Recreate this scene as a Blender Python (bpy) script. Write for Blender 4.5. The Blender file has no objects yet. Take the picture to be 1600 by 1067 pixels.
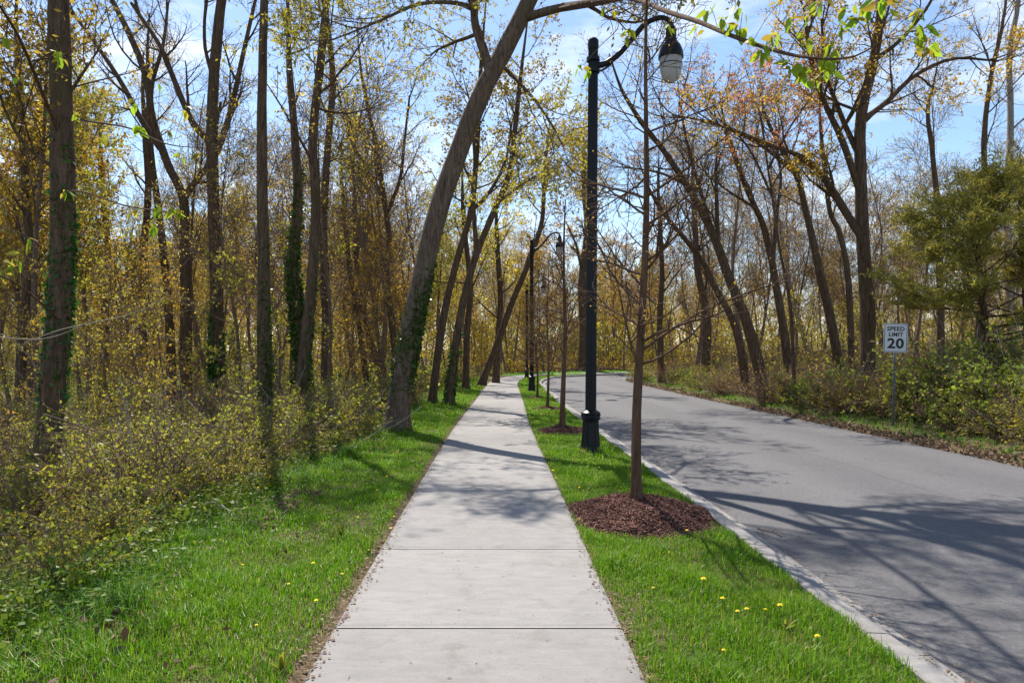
import bpy, math
import numpy as np
from math import radians as rad

sc = bpy.context.scene
COL = sc.collection
F = 1126.0          # focal length in photo pixels (1600 px wide)
U0, V0, EYE = 777.0, 541.0, 1.6

# ------------------------------------------------------------------ camera
cam_d = bpy.data.cameras.new("camera")
cam = bpy.data.objects.new("camera", cam_d)
COL.objects.link(cam)
cam.location = (0, 0, EYE)
cam.rotation_euler = (rad(90), 0, 0)
cam_d.sensor_width = 36
cam_d.lens = 36 * F / 1600
cam_d.shift_x = 23 / 1600
cam_d.shift_y = 7.5 / 1600
cam_d.clip_end = 2000
sc.camera = cam

# ------------------------------------------------------------------ sky and sun
SUN_EL = rad(53.0)
SUN_AZ = rad(-19)          # from +Y towards -X
w = bpy.data.worlds.new("World")
sc.world = w
w.use_nodes = True
wn, wl = w.node_tree.nodes, w.node_tree.links
wn.clear()
sky = wn.new("ShaderNodeTexSky")
sky.sky_type = 'NISHITA'
sky.sun_disc = False
sky.sun_elevation = SUN_EL
sky.sun_rotation = SUN_AZ
sky.air_density = 1.0
sky.dust_density = 0.3
sky.ozone_density = 3.0
tc = wn.new("ShaderNodeTexCoord")
mp = wn.new("ShaderNodeMapping")
mp.inputs['Scale'].default_value = (1.6, 1.6, 5.0)
nz = wn.new("ShaderNodeTexNoise")
nz.inputs['Scale'].default_value = 2.2
nz.inputs['Detail'].default_value = 7
nz.inputs['Roughness'].default_value = 0.62
rp = wn.new("ShaderNodeValToRGB")
rp.color_ramp.elements[0].position = 0.50
rp.color_ramp.elements[0].color = (0, 0, 0, 1)
rp.color_ramp.elements[1].position = 0.72
rp.color_ramp.elements[1].color = (0.8, 0.8, 0.8, 1)
mx = wn.new("ShaderNodeMixRGB")
mx.inputs['Color2'].default_value = (7.0, 7.2, 7.5, 1)
bg = wn.new("ShaderNodeBackground")
bg.inputs['Strength'].default_value = 0.12
wo = wn.new("ShaderNodeOutputWorld")
wl.new(tc.outputs['Generated'], mp.inputs['Vector'])
wl.new(mp.outputs['Vector'], nz.inputs['Vector'])
wl.new(nz.outputs['Fac'], rp.inputs['Fac'])
wl.new(rp.outputs['Color'], mx.inputs['Fac'])
wl.new(sky.outputs['Color'], mx.inputs['Color1'])
wl.new(mx.outputs['Color'], bg.inputs['Color'])
wl.new(bg.outputs['Background'], wo.inputs['Surface'])

sun_d = bpy.data.lights.new("sun", 'SUN')
sun_d.energy = 5.0
sun_d.angle = rad(0.53)
sun_d.color = (1.0, 0.93, 0.83)
sun = bpy.data.objects.new("sun", sun_d)
COL.objects.link(sun)
sun.location = (-20, 30, 40)
# light travels along -Z of the lamp: from ahead-left, downwards
sun.rotation_euler = (-(rad(90) - SUN_EL), 0, -SUN_AZ)

sc.view_settings.view_transform = 'Standard'
sc.view_settings.look = 'None'
sc.view_settings.exposure = 0.68
sc.view_settings.gamma = 1.0
sc.render.engine = 'CYCLES'
sc.cycles.max_bounces = 7
sc.cycles.diffuse_bounces = 4
sc.cycles.transmission_bounces = 5
sc.cycles.transparent_max_bounces = 4
sc.cycles.caustics_reflective = False
sc.cycles.caustics_refractive = False

RNG = np.random.default_rng(7)

# ------------------------------------------------------------------ node material helpers
def new_mat(name):
    m = bpy.data.materials.new(name)
    m.use_nodes = True
    n, l = m.node_tree.nodes, m.node_tree.links
    n.clear()
    out = n.new("ShaderNodeOutputMaterial")
    return m, n, l, out

def ramp(n, stops):
    r = n.new("ShaderNodeValToRGB")
    e = r.color_ramp.elements
    while len(e) < len(stops):
        e.new(0.5)
    for k, (p, c) in enumerate(stops):
        e[k].position = p
        e[k].color = (*c, 1)
    return r

def noise(n, l, vec, scale, detail=4, rough=0.55, dist=0.0, stretch=None):
    if stretch:
        mpn = n.new("ShaderNodeMapping")
        mpn.inputs['Scale'].default_value = stretch
        l.new(vec, mpn.inputs['Vector'])
        vec = mpn.outputs['Vector']
    t = n.new("ShaderNodeTexNoise")
    t.inputs['Scale'].default_value = scale
    t.inputs['Detail'].default_value = detail
    t.inputs['Roughness'].default_value = rough
    t.inputs['Distortion'].default_value = dist
    l.new(vec, t.inputs['Vector'])
    return t.outputs['Fac']

def mixc(n, l, fac, a, b, mode='MIX'):
    m = n.new("ShaderNodeMixRGB")
    m.blend_type = mode
    for s, v in ((m.inputs['Fac'], fac), (m.inputs['Color1'], a), (m.inputs['Color2'], b)):
        if isinstance(v, bpy.types.NodeSocket):
            l.new(v, s)
        elif isinstance(v, (int, float)):
            s.default_value = v
        else:
            s.default_value = (*v, 1)
    return m.outputs['Color']

def mathn(n, l, op, a, b=None, clamp=False):
    m = n.new("ShaderNodeMath")
    m.operation = op
    m.use_clamp = clamp
    for s, v in ((m.inputs[0], a), (m.inputs[1], b)):
        if v is None:
            continue
        if isinstance(v, bpy.types.NodeSocket):
            l.new(v, s)
        else:
            s.default_value = v
    return m.outputs[0]

def finish(n, l, out, color, rough=0.85, bump=None, bump_strength=0.4, bump_dist=0.01, spec=0.3, metal=0.0):
    b = n.new("ShaderNodeBsdfPrincipled")
    if isinstance(color, bpy.types.NodeSocket):
        l.new(color, b.inputs['Base Color'])
    else:
        b.inputs['Base Color'].default_value = (*color, 1)
    if isinstance(rough, bpy.types.NodeSocket):
        l.new(rough, b.inputs['Roughness'])
    else:
        b.inputs['Roughness'].default_value = rough
    b.inputs['Specular IOR Level'].default_value = spec
    b.inputs['Metallic'].default_value = metal
    if bump is not None:
        bn = n.new("ShaderNodeBump")
        bn.inputs['Strength'].default_value = bump_strength
        bn.inputs['Distance'].default_value = bump_dist
        l.new(bump, bn.inputs['Height'])
        l.new(bn.outputs['Normal'], b.inputs['Normal'])
    l.new(b.outputs['BSDF'], out.inputs['Surface'])
    return b

def leaf_mat(name, cols, trans=0.45, patch=None, rough=0.5, tint=1.5):
    m, n, l, out = new_mat(name)
    g = n.new("ShaderNodeNewGeometry")
    k = len(cols)
    r = ramp(n, [(i / max(1, k - 1), c) for i, c in enumerate(cols)])
    l.new(g.outputs['Random Per Island'], r.inputs['Fac'])
    col = r.outputs['Color']
    oi = n.new("ShaderNodeObjectInfo")
    hs = n.new("ShaderNodeHueSaturation")
    h = mathn(n, l, 'MULTIPLY_ADD', oi.outputs['Random'], 0.05)
    h.node.inputs[2].default_value = 0.475
    v = mathn(n, l, 'MULTIPLY_ADD', oi.outputs['Random'], 0.35)
    v.node.inputs[2].default_value = 0.82
    l.new(h, hs.inputs['Hue'])
    l.new(v, hs.inputs['Value'])
    l.new(col, hs.inputs['Color'])
    col = hs.outputs['Color']
    if patch:
        f = noise(n, l, g.outputs['Position'], patch[1], 3)
        rr = ramp(n, [(patch[2], (0, 0, 0)), (patch[3], (1, 1, 1))])
        l.new(f, rr.inputs['Fac'])
        col = mixc(n, l, rr.outputs['Color'], col, patch[0])
    b = n.new("ShaderNodeBsdfPrincipled")
    b.inputs['Roughness'].default_value = rough
    b.inputs['Specular IOR Level'].default_value = 0.2
    l.new(col, b.inputs['Base Color'])
    t = n.new("ShaderNodeBsdfTranslucent")
    tcn = mixc(n, l, 1.0, col, (tint, tint * 1.02, tint * 0.6), 'MULTIPLY')
    l.new(tcn, t.inputs['Color'])
    ms = n.new("ShaderNodeMixShader")
    ms.inputs[0].default_value = trans
    l.new(b.outputs['BSDF'], ms.inputs[1])
    l.new(t.outputs['BSDF'], ms.inputs[2])
    l.new(ms.outputs['Shader'], out.inputs['Surface'])
    return m

def bark_mat(name, dark, light, moss=None):
    m, n, l, out = new_mat(name)
    g = n.new("ShaderNodeTexCoord")
    p = g.outputs['Object']
    f = noise(n, l, p, 9, 6, 0.65, 0.6, (2.2, 2.2, 0.28))
    f2 = noise(n, l, p, 40, 4, 0.6, 0.3, (1.5, 1.5, 0.35))
    f3 = noise(n, l, p, 1.6, 3, 0.5)
    fm = mathn(n, l, 'MULTIPLY_ADD', f2, 0.4)
    l.new(f, fm.node.inputs[2])
    r = ramp(n, [(0.5, dark), (0.9, light)])
    l.new(fm, r.inputs['Fac'])
    col = r.outputs['Color']
    if moss:
        rm = ramp(n, [(0.52, (0, 0, 0)), (0.68, (0.6, 0.6, 0.6))])
        l.new(f3, rm.inputs['Fac'])
        col = mixc(n, l, rm.outputs['Color'], col, moss)
    finish(n, l, out, col, 0.9, fm, 0.9, 0.03, 0.15)
    return m

def plain(name, col, rough=0.6, metal=0.0, spec=0.4, var=0.25, scale=20):
    m, n, l, out = new_mat(name)
    g = n.new("ShaderNodeTexCoord")
    f = noise(n, l, g.outputs['Object'], scale, 4)
    c = mixc(n, l, f, tuple(x * (1 - var) for x in col), tuple(min(1, x * (1 + var)) for x in col))
    finish(n, l, out, c, rough, f, 0.15, 0.004, spec, metal)
    return m

M = {}
M['gold'] = leaf_mat("leaf_gold", [(0.28, 0.195, 0.036), (0.40, 0.270, 0.046), (0.33, 0.255, 0.05), (0.40, 0.225, 0.045)], 0.58, tint=1.7)
M['olive'] = leaf_mat("leaf_olive", [(0.23, 0.175, 0.036), (0.30, 0.235, 0.045), (0.25, 0.215, 0.04)], 0.55, tint=1.5)
M['orange'] = leaf_mat("leaf_orange", [(0.36, 0.21, 0.065), (0.41, 0.265, 0.08), (0.31, 0.18, 0.07)], 0.55, tint=1.5)
M['yellowgreen'] = leaf_mat("leaf_yellowgreen", [(0.24, 0.225, 0.04), (0.33, 0.275, 0.05), (0.28, 0.205, 0.04)], 0.55, tint=1.5)
M['red'] = leaf_mat("leaf_red", [(0.46, 0.13, 0.11), (0.52, 0.22, 0.16), (0.44, 0.10, 0.12), (0.38, 0.17, 0.08)], 0.5, tint=1.2)
M['fresh'] = leaf_mat("leaf_fresh", [(0.163, 0.250, 0.025), (0.275, 0.362, 0.037), (0.125, 0.200, 0.025)], 0.55)
M['shrub'] = leaf_mat("leaf_shrub", [(0.22, 0.245, 0.036), (0.37, 0.345, 0.05), (0.28, 0.285, 0.04), (0.13, 0.155, 0.028), (0.33, 0.245, 0.05), (0.17, 0.13, 0.045)], 0.5, tint=1.5)
M['shrub_green'] = leaf_mat("leaf_shrub_green", [(0.13, 0.20, 0.03), (0.24, 0.29, 0.045), (0.28, 0.29, 0.045), (0.10, 0.135, 0.025), (0.19, 0.17, 0.04)], 0.48)
M['cover'] = leaf_mat("leaf_cover", [(0.061, 0.135, 0.020), (0.121, 0.203, 0.027), (0.189, 0.230, 0.034), (0.068, 0.121, 0.027)], 0.35)
M['ivy'] = leaf_mat("leaf_ivy", [(0.028, 0.07, 0.014), (0.05, 0.11, 0.02), (0.09, 0.14, 0.03), (0.035, 0.08, 0.018)], 0.25, rough=0.35)
M['cedar'] = leaf_mat("leaf_cedar", [(0.19, 0.165, 0.045), (0.29, 0.225, 0.06), (0.13, 0.135, 0.035)], 0.45)
M['litter'] = leaf_mat("leaf_litter", [(0.14, 0.085, 0.05), (0.24, 0.15, 0.095), (0.09, 0.055, 0.035), (0.34, 0.25, 0.18)], 0.12, rough=0.8, tint=1.0)
M['grass'] = leaf_mat("grass_blades", [(0.055, 0.183, 0.009), (0.116, 0.311, 0.015), (0.073, 0.232, 0.010), (0.183, 0.354, 0.022), (0.091, 0.262, 0.012), (0.061, 0.201, 0.010), (0.122, 0.305, 0.015), (0.415, 0.366, 0.146)], 0.45,
                      patch=((0.20, 0.27, 0.03), 1.6, 0.52, 0.85), rough=0.42)
M['sedge'] = leaf_mat("grass_sedge", [(0.05, 0.13, 0.015), (0.09, 0.19, 0.02), (0.06, 0.15, 0.02)], 0.35, rough=0.6)
M['bark'] = bark_mat("bark", (0.040, 0.024, 0.015), (0.19, 0.125, 0.082), (0.085, 0.070, 0.03))
M['bark_grey'] = bark_mat("bark_grey", (0.055, 0.036, 0.025), (0.24, 0.17, 0.125), (0.12, 0.10, 0.06))
M['bark_young'] = bark_mat("bark_young", (0.065, 0.034, 0.021), (0.185, 0.11, 0.07))
M['bark_far'] = bark_mat("bark_far", (0.085, 0.058, 0.042), (0.26, 0.18, 0.135))
M['bark_pale'] = bark_mat("bark_pale", (0.16, 0.13, 0.11), (0.36, 0.31, 0.27))
M['bark_bare'] = bark_mat("bark_bare", (0.095, 0.062, 0.045), (0.27, 0.185, 0.135))
M['iron'] = plain("painted_iron", (0.006, 0.0065, 0.009), 0.42, 0.0, 0.3, 0.35, 14)
M['steel'] = plain("galvanised_steel", (0.33, 0.34, 0.34), 0.45, 0.7, 0.5, 0.2, 30)
M['sign_white'] = plain("sign_white", (0.66, 0.66, 0.66), 0.5, 0, 0.4, 0.13, 9)
M['sign_black'] = plain("sign_black", (0.015, 0.015, 0.017), 0.5, 0, 0.4, 0.1, 8)
M['yellow'] = plain("dandelion_yellow", (0.85, 0.66, 0.03), 0.7, 0, 0.2, 0.2, 80)
M['stem'] = plain("stem_green", (0.10, 0.18, 0.04), 0.6, 0, 0.3, 0.2, 20)
M['wood'] = plain("dead_wood", (0.17, 0.115, 0.08), 0.9, 0, 0.2, 0.5, 30)
M['wood_pale'] = plain("dead_wood_pale", (0.36, 0.31, 0.26), 0.9, 0, 0.2, 0.4, 30)

def m_globe():
    m, n, l, out = new_mat("lamp_globe")
    b = n.new("ShaderNodeBsdfPrincipled")
    b.inputs['Base Color'].default_value = (0.62, 0.62, 0.61, 1)
    b.inputs['Roughness'].default_value = 0.3
    t = n.new("ShaderNodeBsdfTranslucent")
    t.inputs['Color'].default_value = (0.66, 0.66, 0.66, 1)
    ms = n.new("ShaderNodeMixShader")
    ms.inputs[0].default_value = 0.5
    l.new(b.outputs[0], ms.inputs[1])
    l.new(t.outputs[0], ms.inputs[2])
    l.new(ms.outputs[0], out.inputs['Surface'])
    return m
M['globe'] = m_globe()

def m_concrete():
    m, n, l, out = new_mat("concrete")
    g = n.new("ShaderNodeNewGeometry")
    p = g.outputs['Position']
    f1 = noise(n, l, p, 0.9, 5, 0.6)
    f2 = noise(n, l, p, 60, 5, 0.7)
    f3 = noise(n, l, p, 5, 5, 0.65, 0.5, (1.0, 3.0, 1.0))
    oi = n.new("ShaderNodeObjectInfo")
    c = mixc(n, l, f1, (0.232, 0.221, 0.212), (0.30, 0.287, 0.276))
    r3 = ramp(n, [(0.35, (0.80, 0.80, 0.80)), (0.65, (1.05, 1.04, 1.03))])
    l.new(f3, r3.inputs['Fac'])
    c = mixc(n, l, 0.6, c, r3.outputs['Color'], 'MULTIPLY')
    r2 = ramp(n, [(0.28, (0.55, 0.52, 0.50)), (0.42, (1, 1, 1)), (0.75, (1.06, 1.06, 1.06))])
    l.new(f2, r2.inputs['Fac'])
    c = mixc(n, l, 0.8, c, r2.outputs['Color'], 'MULTIPLY')
    f4 = noise(n, l, p, 2.3, 8, 0.72, 0.8)
    r4 = ramp(n, [(0.30, (0.72, 0.69, 0.66)), (0.46, (1, 1, 1)), (0.70, (1.05, 1.05, 1.05))])
    l.new(f4, r4.inputs['Fac'])
    c = mixc(n, l, 0.75, c, r4.outputs['Color'], 'MULTIPLY')
    f5 = noise(n, l, p, 16, 3, 0.5)
    r5 = ramp(n, [(0.24, (0.45, 0.42, 0.40)), (0.30, (1, 1, 1))])
    l.new(f5, r5.inputs['Fac'])
    c = mixc(n, l, 0.8, c, r5.outputs['Color'], 'MULTIPLY')
    v = mathn(n, l, 'MULTIPLY_ADD', oi.outputs['Random'], 0.18)
    v.node.inputs[2].default_value = 0.90
    hs = n.new("ShaderNodeHueSaturation")
    l.new(v, hs.inputs['Value'])
    l.new(c, hs.inputs['Color'])
    finish(n, l, out, hs.outputs['Color'], 0.88, f2, 0.35, 0.004, 0.25)
    return m
M['concrete'] = m_concrete()

def m_asphalt():
    m, n, l, out = new_mat("asphalt")
    g = n.new("ShaderNodeNewGeometry")
    p = g.outputs['Position']
    f1 = noise(n, l, p, 0.35, 5, 0.6, 0, (1.6, 0.5, 1))
    f2 = noise(n, l, p, 110, 4, 0.75)
    f3 = noise(n, l, p, 2.4, 6, 0.6)
    c = mixc(n, l, f1, (0.093, 0.091, 0.096), (0.138, 0.134, 0.139))
    c = mixc(n, l, 0.35, c, mixc(n, l, f3, (0.7, 0.7, 0.7), (1.25, 1.24, 1.22)), 'MULTIPLY')
    r2 = ramp(n, [(0.34, (0.45, 0.45, 0.46)), (0.48, (1, 1, 1)), (0.60, (1.0, 1.0, 1.0)), (0.70, (1.9, 1.88, 1.85))])
    l.new(f2, r2.inputs['Fac'])
    f6 = noise(n, l, p, 28, 3, 0.8)
    r6 = ramp(n, [(0.3, (0.66, 0.66, 0.67)), (0.7, (1.34, 1.34, 1.33))])
    l.new(f6, r6.inputs['Fac'])
    c = mixc(n, l, 0.8, c, r6.outputs['Color'], 'MULTIPLY')
    # lanes worn by tyres, and a lengthwise paving seam
    sp = n.new("ShaderNodeSeparateXYZ")
    l.new(p, sp.inputs[0])
    wx = mathn(n, l, 'MULTIPLY_ADD', noise(n, l, p, 0.8, 5, 0.6), 0.16)
    l.new(sp.outputs['X'], wx.node.inputs[2])
    tw = mathn(n, l, 'SINE', mathn(n, l, 'MULTIPLY', wx, 3.6))
    rw = ramp(n, [(0.0, (0.90, 0.90, 0.90)), (1.0, (1.08, 1.08, 1.07))])
    l.new(mathn(n, l, 'MULTIPLY_ADD', tw, 0.5), rw.inputs['Fac'])
    rw.inputs['Fac'].links[0].from_node.inputs[2].default_value = 0.5
    c = mixc(n, l, 0.8, c, rw.outputs['Color'], 'MULTIPLY')
    se = mathn(n, l, 'ABSOLUTE', mathn(n, l, 'SUBTRACT', wx, 5.25))
    rs = ramp(n, [(0.0, (0.6, 0.6, 0.6)), (0.012, (0.7, 0.7, 0.7)), (0.022, (1, 1, 1))])
    l.new(se, rs.inputs['Fac'])
    c = mixc(n, l, 0.7, c, rs.outputs['Color'], 'MULTIPLY')
    c = mixc(n, l, 0.75, c, r2.outputs['Color'], 'MULTIPLY')
    # fine meandering cracks
    vo = n.new("ShaderNodeTexVoronoi")
    vo.feature = 'DISTANCE_TO_EDGE'
    vo.inputs['Scale'].default_value = 0.33
    wv = n.new("ShaderNodeTexNoise")
    wv.inputs['Scale'].default_value = 1.5
    wv.inputs['Detail'].default_value = 6
    l.new(p, wv.inputs['Vector'])
    ad = n.new("ShaderNodeVectorMath")
    ad.operation = 'MULTIPLY_ADD'
    ad.inputs[1].default_value = (0.9, 0.9, 0.9)
    l.new(wv.outputs['Color'], ad.inputs[0])
    l.new(p, ad.inputs[2])
    l.new(ad.outputs[0], vo.inputs['Vector'])
    rc = ramp(n, [(0.0, (0.6, 0.6, 0.6)), (0.004, (1, 1, 1))])
    l.new(vo.outputs['Distance'], rc.inputs['Fac'])
    fm = noise(n, l, p, 0.22, 2)
    rm = ramp(n, [(0.50, (0, 0, 0)), (0.60, (1, 1, 1))])
    l.new(fm, rm.inputs['Fac'])
    c = mixc(n, l, rm.outputs['Color'], c, mixc(n, l, 1.0, c, rc.outputs['Color'], 'MULTIPLY'))
    finish(n, l, out, c, 0.82, f2, 0.6, 0.006, 0.35)
    return m
M['asphalt'] = m_asphalt()

def m_ground():
    m, n, l, out = new_mat("ground_soil")
    g = n.new("ShaderNodeNewGeometry")
    p = g.outputs['Position']
    f1 = noise(n, l, p, 0.5, 6, 0.65)
    f2 = noise(n, l, p, 14, 6, 0.7)
    r = ramp(n, [(0.3, (0.055, 0.042, 0.026)), (0.5, (0.11, 0.085, 0.05)), (0.7, (0.17, 0.125, 0.08))])
    l.new(f2, r.inputs['Fac'])
    r1 = ramp(n, [(0.45, (0, 0, 0)), (0.6, (1, 1, 1))])
    l.new(f1, r1.inputs['Fac'])
    c = mixc(n, l, r1.outputs['Color'], r.outputs['Color'], mixc(n, l, 0.6, r.outputs['Color'], (0.09, 0.10, 0.025)))
    finish(n, l, out, c, 0.95, f2, 0.8, 0.03, 0.1)
    return m
M['ground'] = m_ground()

def m_mulch(name, a, b):
    m, n, l, out = new_mat(name)
    g = n.new("ShaderNodeNewGeometry")
    f2 = noise(n, l, g.outputs['Position'], 45, 5, 0.7, 0.5)
    r = ramp(n, [(0.3, a), (0.7, b)])
    l.new(f2, r.inputs['Fac'])
    finish(n, l, out, r.outputs['Color'], 0.9, f2, 1.0, 0.03, 0.15)
    return m
M['mulch'] = m_mulch("mulch_base", (0.030, 0.014, 0.010), (0.12, 0.058, 0.042))
M['chips'] = leaf_mat("mulch_chips", [(0.08, 0.033, 0.023), (0.19, 0.085, 0.060), (0.29, 0.155, 0.115), (0.125, 0.055, 0.042)], 0.0, rough=0.85)

# ------------------------------------------------------------------ object helpers
def link(o, parent=None):
    COL.objects.link(o)
    if parent is not None:
        o.parent = parent
    return o

def empty(name, loc, label=None, cat=None, group=None, kind=None):
    o = bpy.data.objects.new(name, None)
    o.empty_display_size = 0.2
    o.location = [float(a) for a in loc]
    tag(o, label, cat, group, kind)
    return link(o)

def tag(o, label=None, cat=None, group=None, kind=None):
    if label: o["label"] = label
    if cat: o["category"] = cat
    if group: o["group"] = group
    if kind: o["kind"] = kind
    return o

def mesh_np(name, verts, quads=None, tris=None, mat=None, smooth=False):
    me = bpy.data.meshes.new(name)
    verts = np.asarray(verts, np.float32)
    nq = 0 if quads is None else len(quads)
    nt = 0 if tris is None else len(tris)
    me.vertices.add(len(verts))
    me.vertices.foreach_set('co', verts.ravel())
    loops = []
    if nq: loops.append(np.asarray(quads, np.int32).ravel())
    if nt: loops.append(np.asarray(tris, np.int32).ravel())
    loops = np.concatenate(loops)
    me.loops.add(len(loops))
    me.loops.foreach_set('vertex_index', loops)
    me.polygons.add(nq + nt)
    starts = np.concatenate([np.arange(nq) * 4, nq * 4 + np.arange(nt) * 3]).astype(np.int32)
    me.polygons.foreach_set('loop_start', starts)
    me.polygons.foreach_set('use_smooth', np.full(nq + nt, smooth))
    me.update(calc_edges=True)
    if mat is not None:
        me.materials.append(M[mat] if isinstance(mat, str) else mat)
    return me

class MB:
    """collects numpy pieces of one mesh"""
    def __init__(s):
        s.v, s.q, s.t, s.n = [], [], [], 0
    def add(s, v, q=None, t=None):
        v = np.asarray(v, float).reshape(-1, 3)
        if q is not None and len(q): s.q.append(np.asarray(q).reshape(-1, 4) + s.n)
        if t is not None and len(t): s.t.append(np.asarray(t).reshape(-1, 3) + s.n)
        s.v.append(v); s.n += len(v)
        return s
    def mesh(s, name, mat, smooth=False, origin=(0, 0, 0)):
        return mesh_np(name, np.concatenate(s.v) - np.asarray(origin), np.concatenate(s.q) if s.q else None,
                       np.concatenate(s.t) if s.t else None, mat, smooth)
    def obj(s, name, mat, parent=None, smooth=False, origin=(0, 0, 0)):
        return link(bpy.data.objects.new(name, s.mesh(name, mat, smooth, origin)), parent)

def nrm(a):
    return a / (np.linalg.norm(a, axis=-1, keepdims=True) + 1e-9)

def tubes(P, R, s=6, cap=False, wob=0.0, rng=RNG, ridge=0.0):
    P = np.asarray(P, float); R = np.asarray(R, float)
    if P.ndim == 2: P, R = P[None], R[None]
    N, k, _ = P.shape
    T = nrm(np.gradient(P, axis=1))
    mt = nrm(T.mean(1))
    ref = np.where(np.abs(mt[:, 2:3]) > 0.75, np.array([[1., 0, 0]]), np.array([[0, 0, 1.]]))[:, None, :]
    Uv = nrm(ref - (ref * T).sum(-1, keepdims=True) * T)
    Vv = np.cross(T, Uv)
    a = np.arange(s) / s * 2 * np.pi
    rr = R[:, :, None] * np.ones((1, 1, s))
    if wob: rr = rr * (1 + wob * rng.standard_normal(rr.shape))
    if ridge:
        kk_ = np.arange(k)[None, :, None]; ph = rng.uniform(0, 6, 4)
        rr = rr * (1 + ridge * (np.sin(3 * a + ph[0] + .11 * kk_) + .6 * np.sin(5 * a + ph[1] - .07 * kk_) + .8 * np.sin(.45 * kk_ + ph[2]) * np.sin(2 * a + .3 * kk_ + ph[3])))
        for _ in range(5):      # knots
            i_, a_ = rng.uniform(.1, .9) * k, rng.uniform(0, 6.28)
            rr = rr * (1 + .16 * np.exp(-((kk_ - i_) / 1.3) ** 2 - ((np.angle(np.exp(1j * (a - a_)))) / .45) ** 2))
    verts = P[:, :, None, :] + rr[..., None] * (np.cos(a)[None, None, :, None] * Uv[:, :, None, :] + np.sin(a)[None, None, :, None] * Vv[:, :, None, :])
    base = (np.arange(N) * k * s)[:, None, None] + (np.arange(k - 1) * s)[None, :, None]
    j = np.arange(s)[None, None, :]; j2 = (j + 1) % s
    q = np.stack([base + j, base + j2, base + s + j2, base + s + j], -1).reshape(-1, 4)
    return verts.reshape(-1, 3), q

def lathe(prof, s=24, centre=(0, 0, 0), flute=0.0, nfl=12):
    """prof: list of (radius, z[, fluted])"""
    a = np.arange(s) / s * 2 * np.pi
    V = []
    for p in prof:
        r = p[0] * (1 - (flute * (0.5 + 0.5 * np.cos(a * nfl)) if len(p) > 2 and p[2] else 0 * a))
        V.append(np.stack([r * np.cos(a), r * np.sin(a), np.full(s, p[1])], -1))
    V = np.concatenate(V) + np.asarray(centre)
    k = len(prof)
    i = np.arange(k - 1)[:, None] * s; j = np.arange(s)[None]; j2 = (j + 1) % s
    q = np.stack([i + j, i + j2, i + s + j2, i + s + j], -1).reshape(-1, 4)
    return V, q

def catmull(pts, n):
    p = np.asarray(pts, float)
    p = np.vstack([2 * p[0] - p[1], p, 2 * p[-1] - p[-2]])
    seg = len(p) - 3
    t = np.linspace(0, seg, n); i = np.minimum(t.astype(int), seg - 1); f = (t - i)[:, None]
    a, b, c, d = p[i], p[i + 1], p[i + 2], p[i + 3]
    return 0.5 * ((2 * b) + (c - a) * f + (2 * a - 5 * b + 4 * c - d) * f ** 2 + (3 * b - a - 3 * c + d) * f ** 3)

def resample(p, step):
    d = np.r_[0, np.cumsum(np.linalg.norm(np.diff(p, axis=0), axis=1))]
    t = np.arange(0, d[-1], step)
    return np.stack([np.interp(t, d, p[:, i]) for i in range(p.shape[1])], -1)

def grow(P, R, n, t0, t1, L, ang, k, up, jit, rr, rng, taper=0.5, rmin=0.004, flat=1.0):
    N, kk, _ = P.shape
    t = t0 + (np.arange(n)[None] + rng.random((N, n))) / n * (t1 - t0)
    x = t * (kk - 1); i = np.minimum(x.astype(int), kk - 2); f = (x - i)[..., None]
    b = np.arange(N)[:, None]
    st = P[b, i] * (1 - f) + P[b, i + 1] * f
    r0 = R[b, i] * (1 - f[..., 0]) + R[b, i + 1] * f[..., 0]
    tan = nrm(P[b, i + 1] - P[b, i])
    pv = rng.standard_normal((N, n, 3)); pv[..., 2] *= flat
    pv = nrm(pv - (pv * tan).sum(-1, keepdims=True) * tan)
    a = ang + 0.25 * rng.standard_normal((N, n, 1))
    d = nrm(np.cos(a) * tan + np.sin(a) * pv)
    ln = L * rng.uniform(0.55, 1.25, (N, n, 1)) * (1 - taper * (t[..., None] - t0) / max(1e-6, t1 - t0))
    pts = [st]
    for _ in range(k - 1):
        d = nrm(d + np.array([0, 0, up]) + jit * rng.standard_normal(d.shape))
        pts.append(pts[-1] + d * ln / (k - 1))
    P2 = np.stack(pts, 2).reshape(N * n, k, 3)
    r = np.maximum(np.minimum(r0 * rr, r0 * 0.9)[..., None] * np.linspace(1, 0.3, k), rmin)
    return P2, r.reshape(N * n, k)

def leaf_quads(pos, size, rng, aspect=0.6, up=0.0, droop=0.0, var=0.35):
    n = len(pos)
    d = rng.standard_normal((n, 3)); d[:, 2] = d[:, 2] * (1 - 0.4 * abs(up)) - droop
    d = nrm(d)
    s = rng.standard_normal((n, 3))
    s[:, 2] *= (1 - up)
    s = nrm(s - (s * d).sum(-1, keepdims=True) * d)
    L = (size * (1 + var * rng.standard_normal((n, 1)))).clip(size * 0.4, size * 2)
    W = L * aspect
    mid = pos + d * L * 0.45
    V = np.stack([pos, mid + s * W / 2, pos + d * L, mid - s * W / 2], 1).reshape(-1, 3)
    return V, np.arange(n * 4).reshape(-1, 4)

def along(P, n, rng, t0=0.0, spread=0.0):
    """n random points on each polyline"""
    N, k, _ = P.shape
    x = rng.uniform(t0, 1, (N, n)) * (k - 1); i = np.minimum(x.astype(int), k - 2); f = (x - i)[..., None]
    b = np.arange(N)[:, None]
    p = (P[b, i] * (1 - f) + P[b, i + 1] * f).reshape(-1, 3)
    return p + spread * rng.standard_normal(p.shape)

def copy_tree(root, loc, rz=0.0, s=(1, 1, 1), label=None, group=None):
    r = root.copy(); link(r)
    r.location = [float(a) for a in loc]; r.rotation_euler = (0, 0, rz); r.scale = s
    if label: r["label"] = label
    if group: r["group"] = group
    for ch in root.children:
        c = ch.copy(); link(c, r)
        for g in ch.children:
            link(g.copy(), c)
    return r

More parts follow.
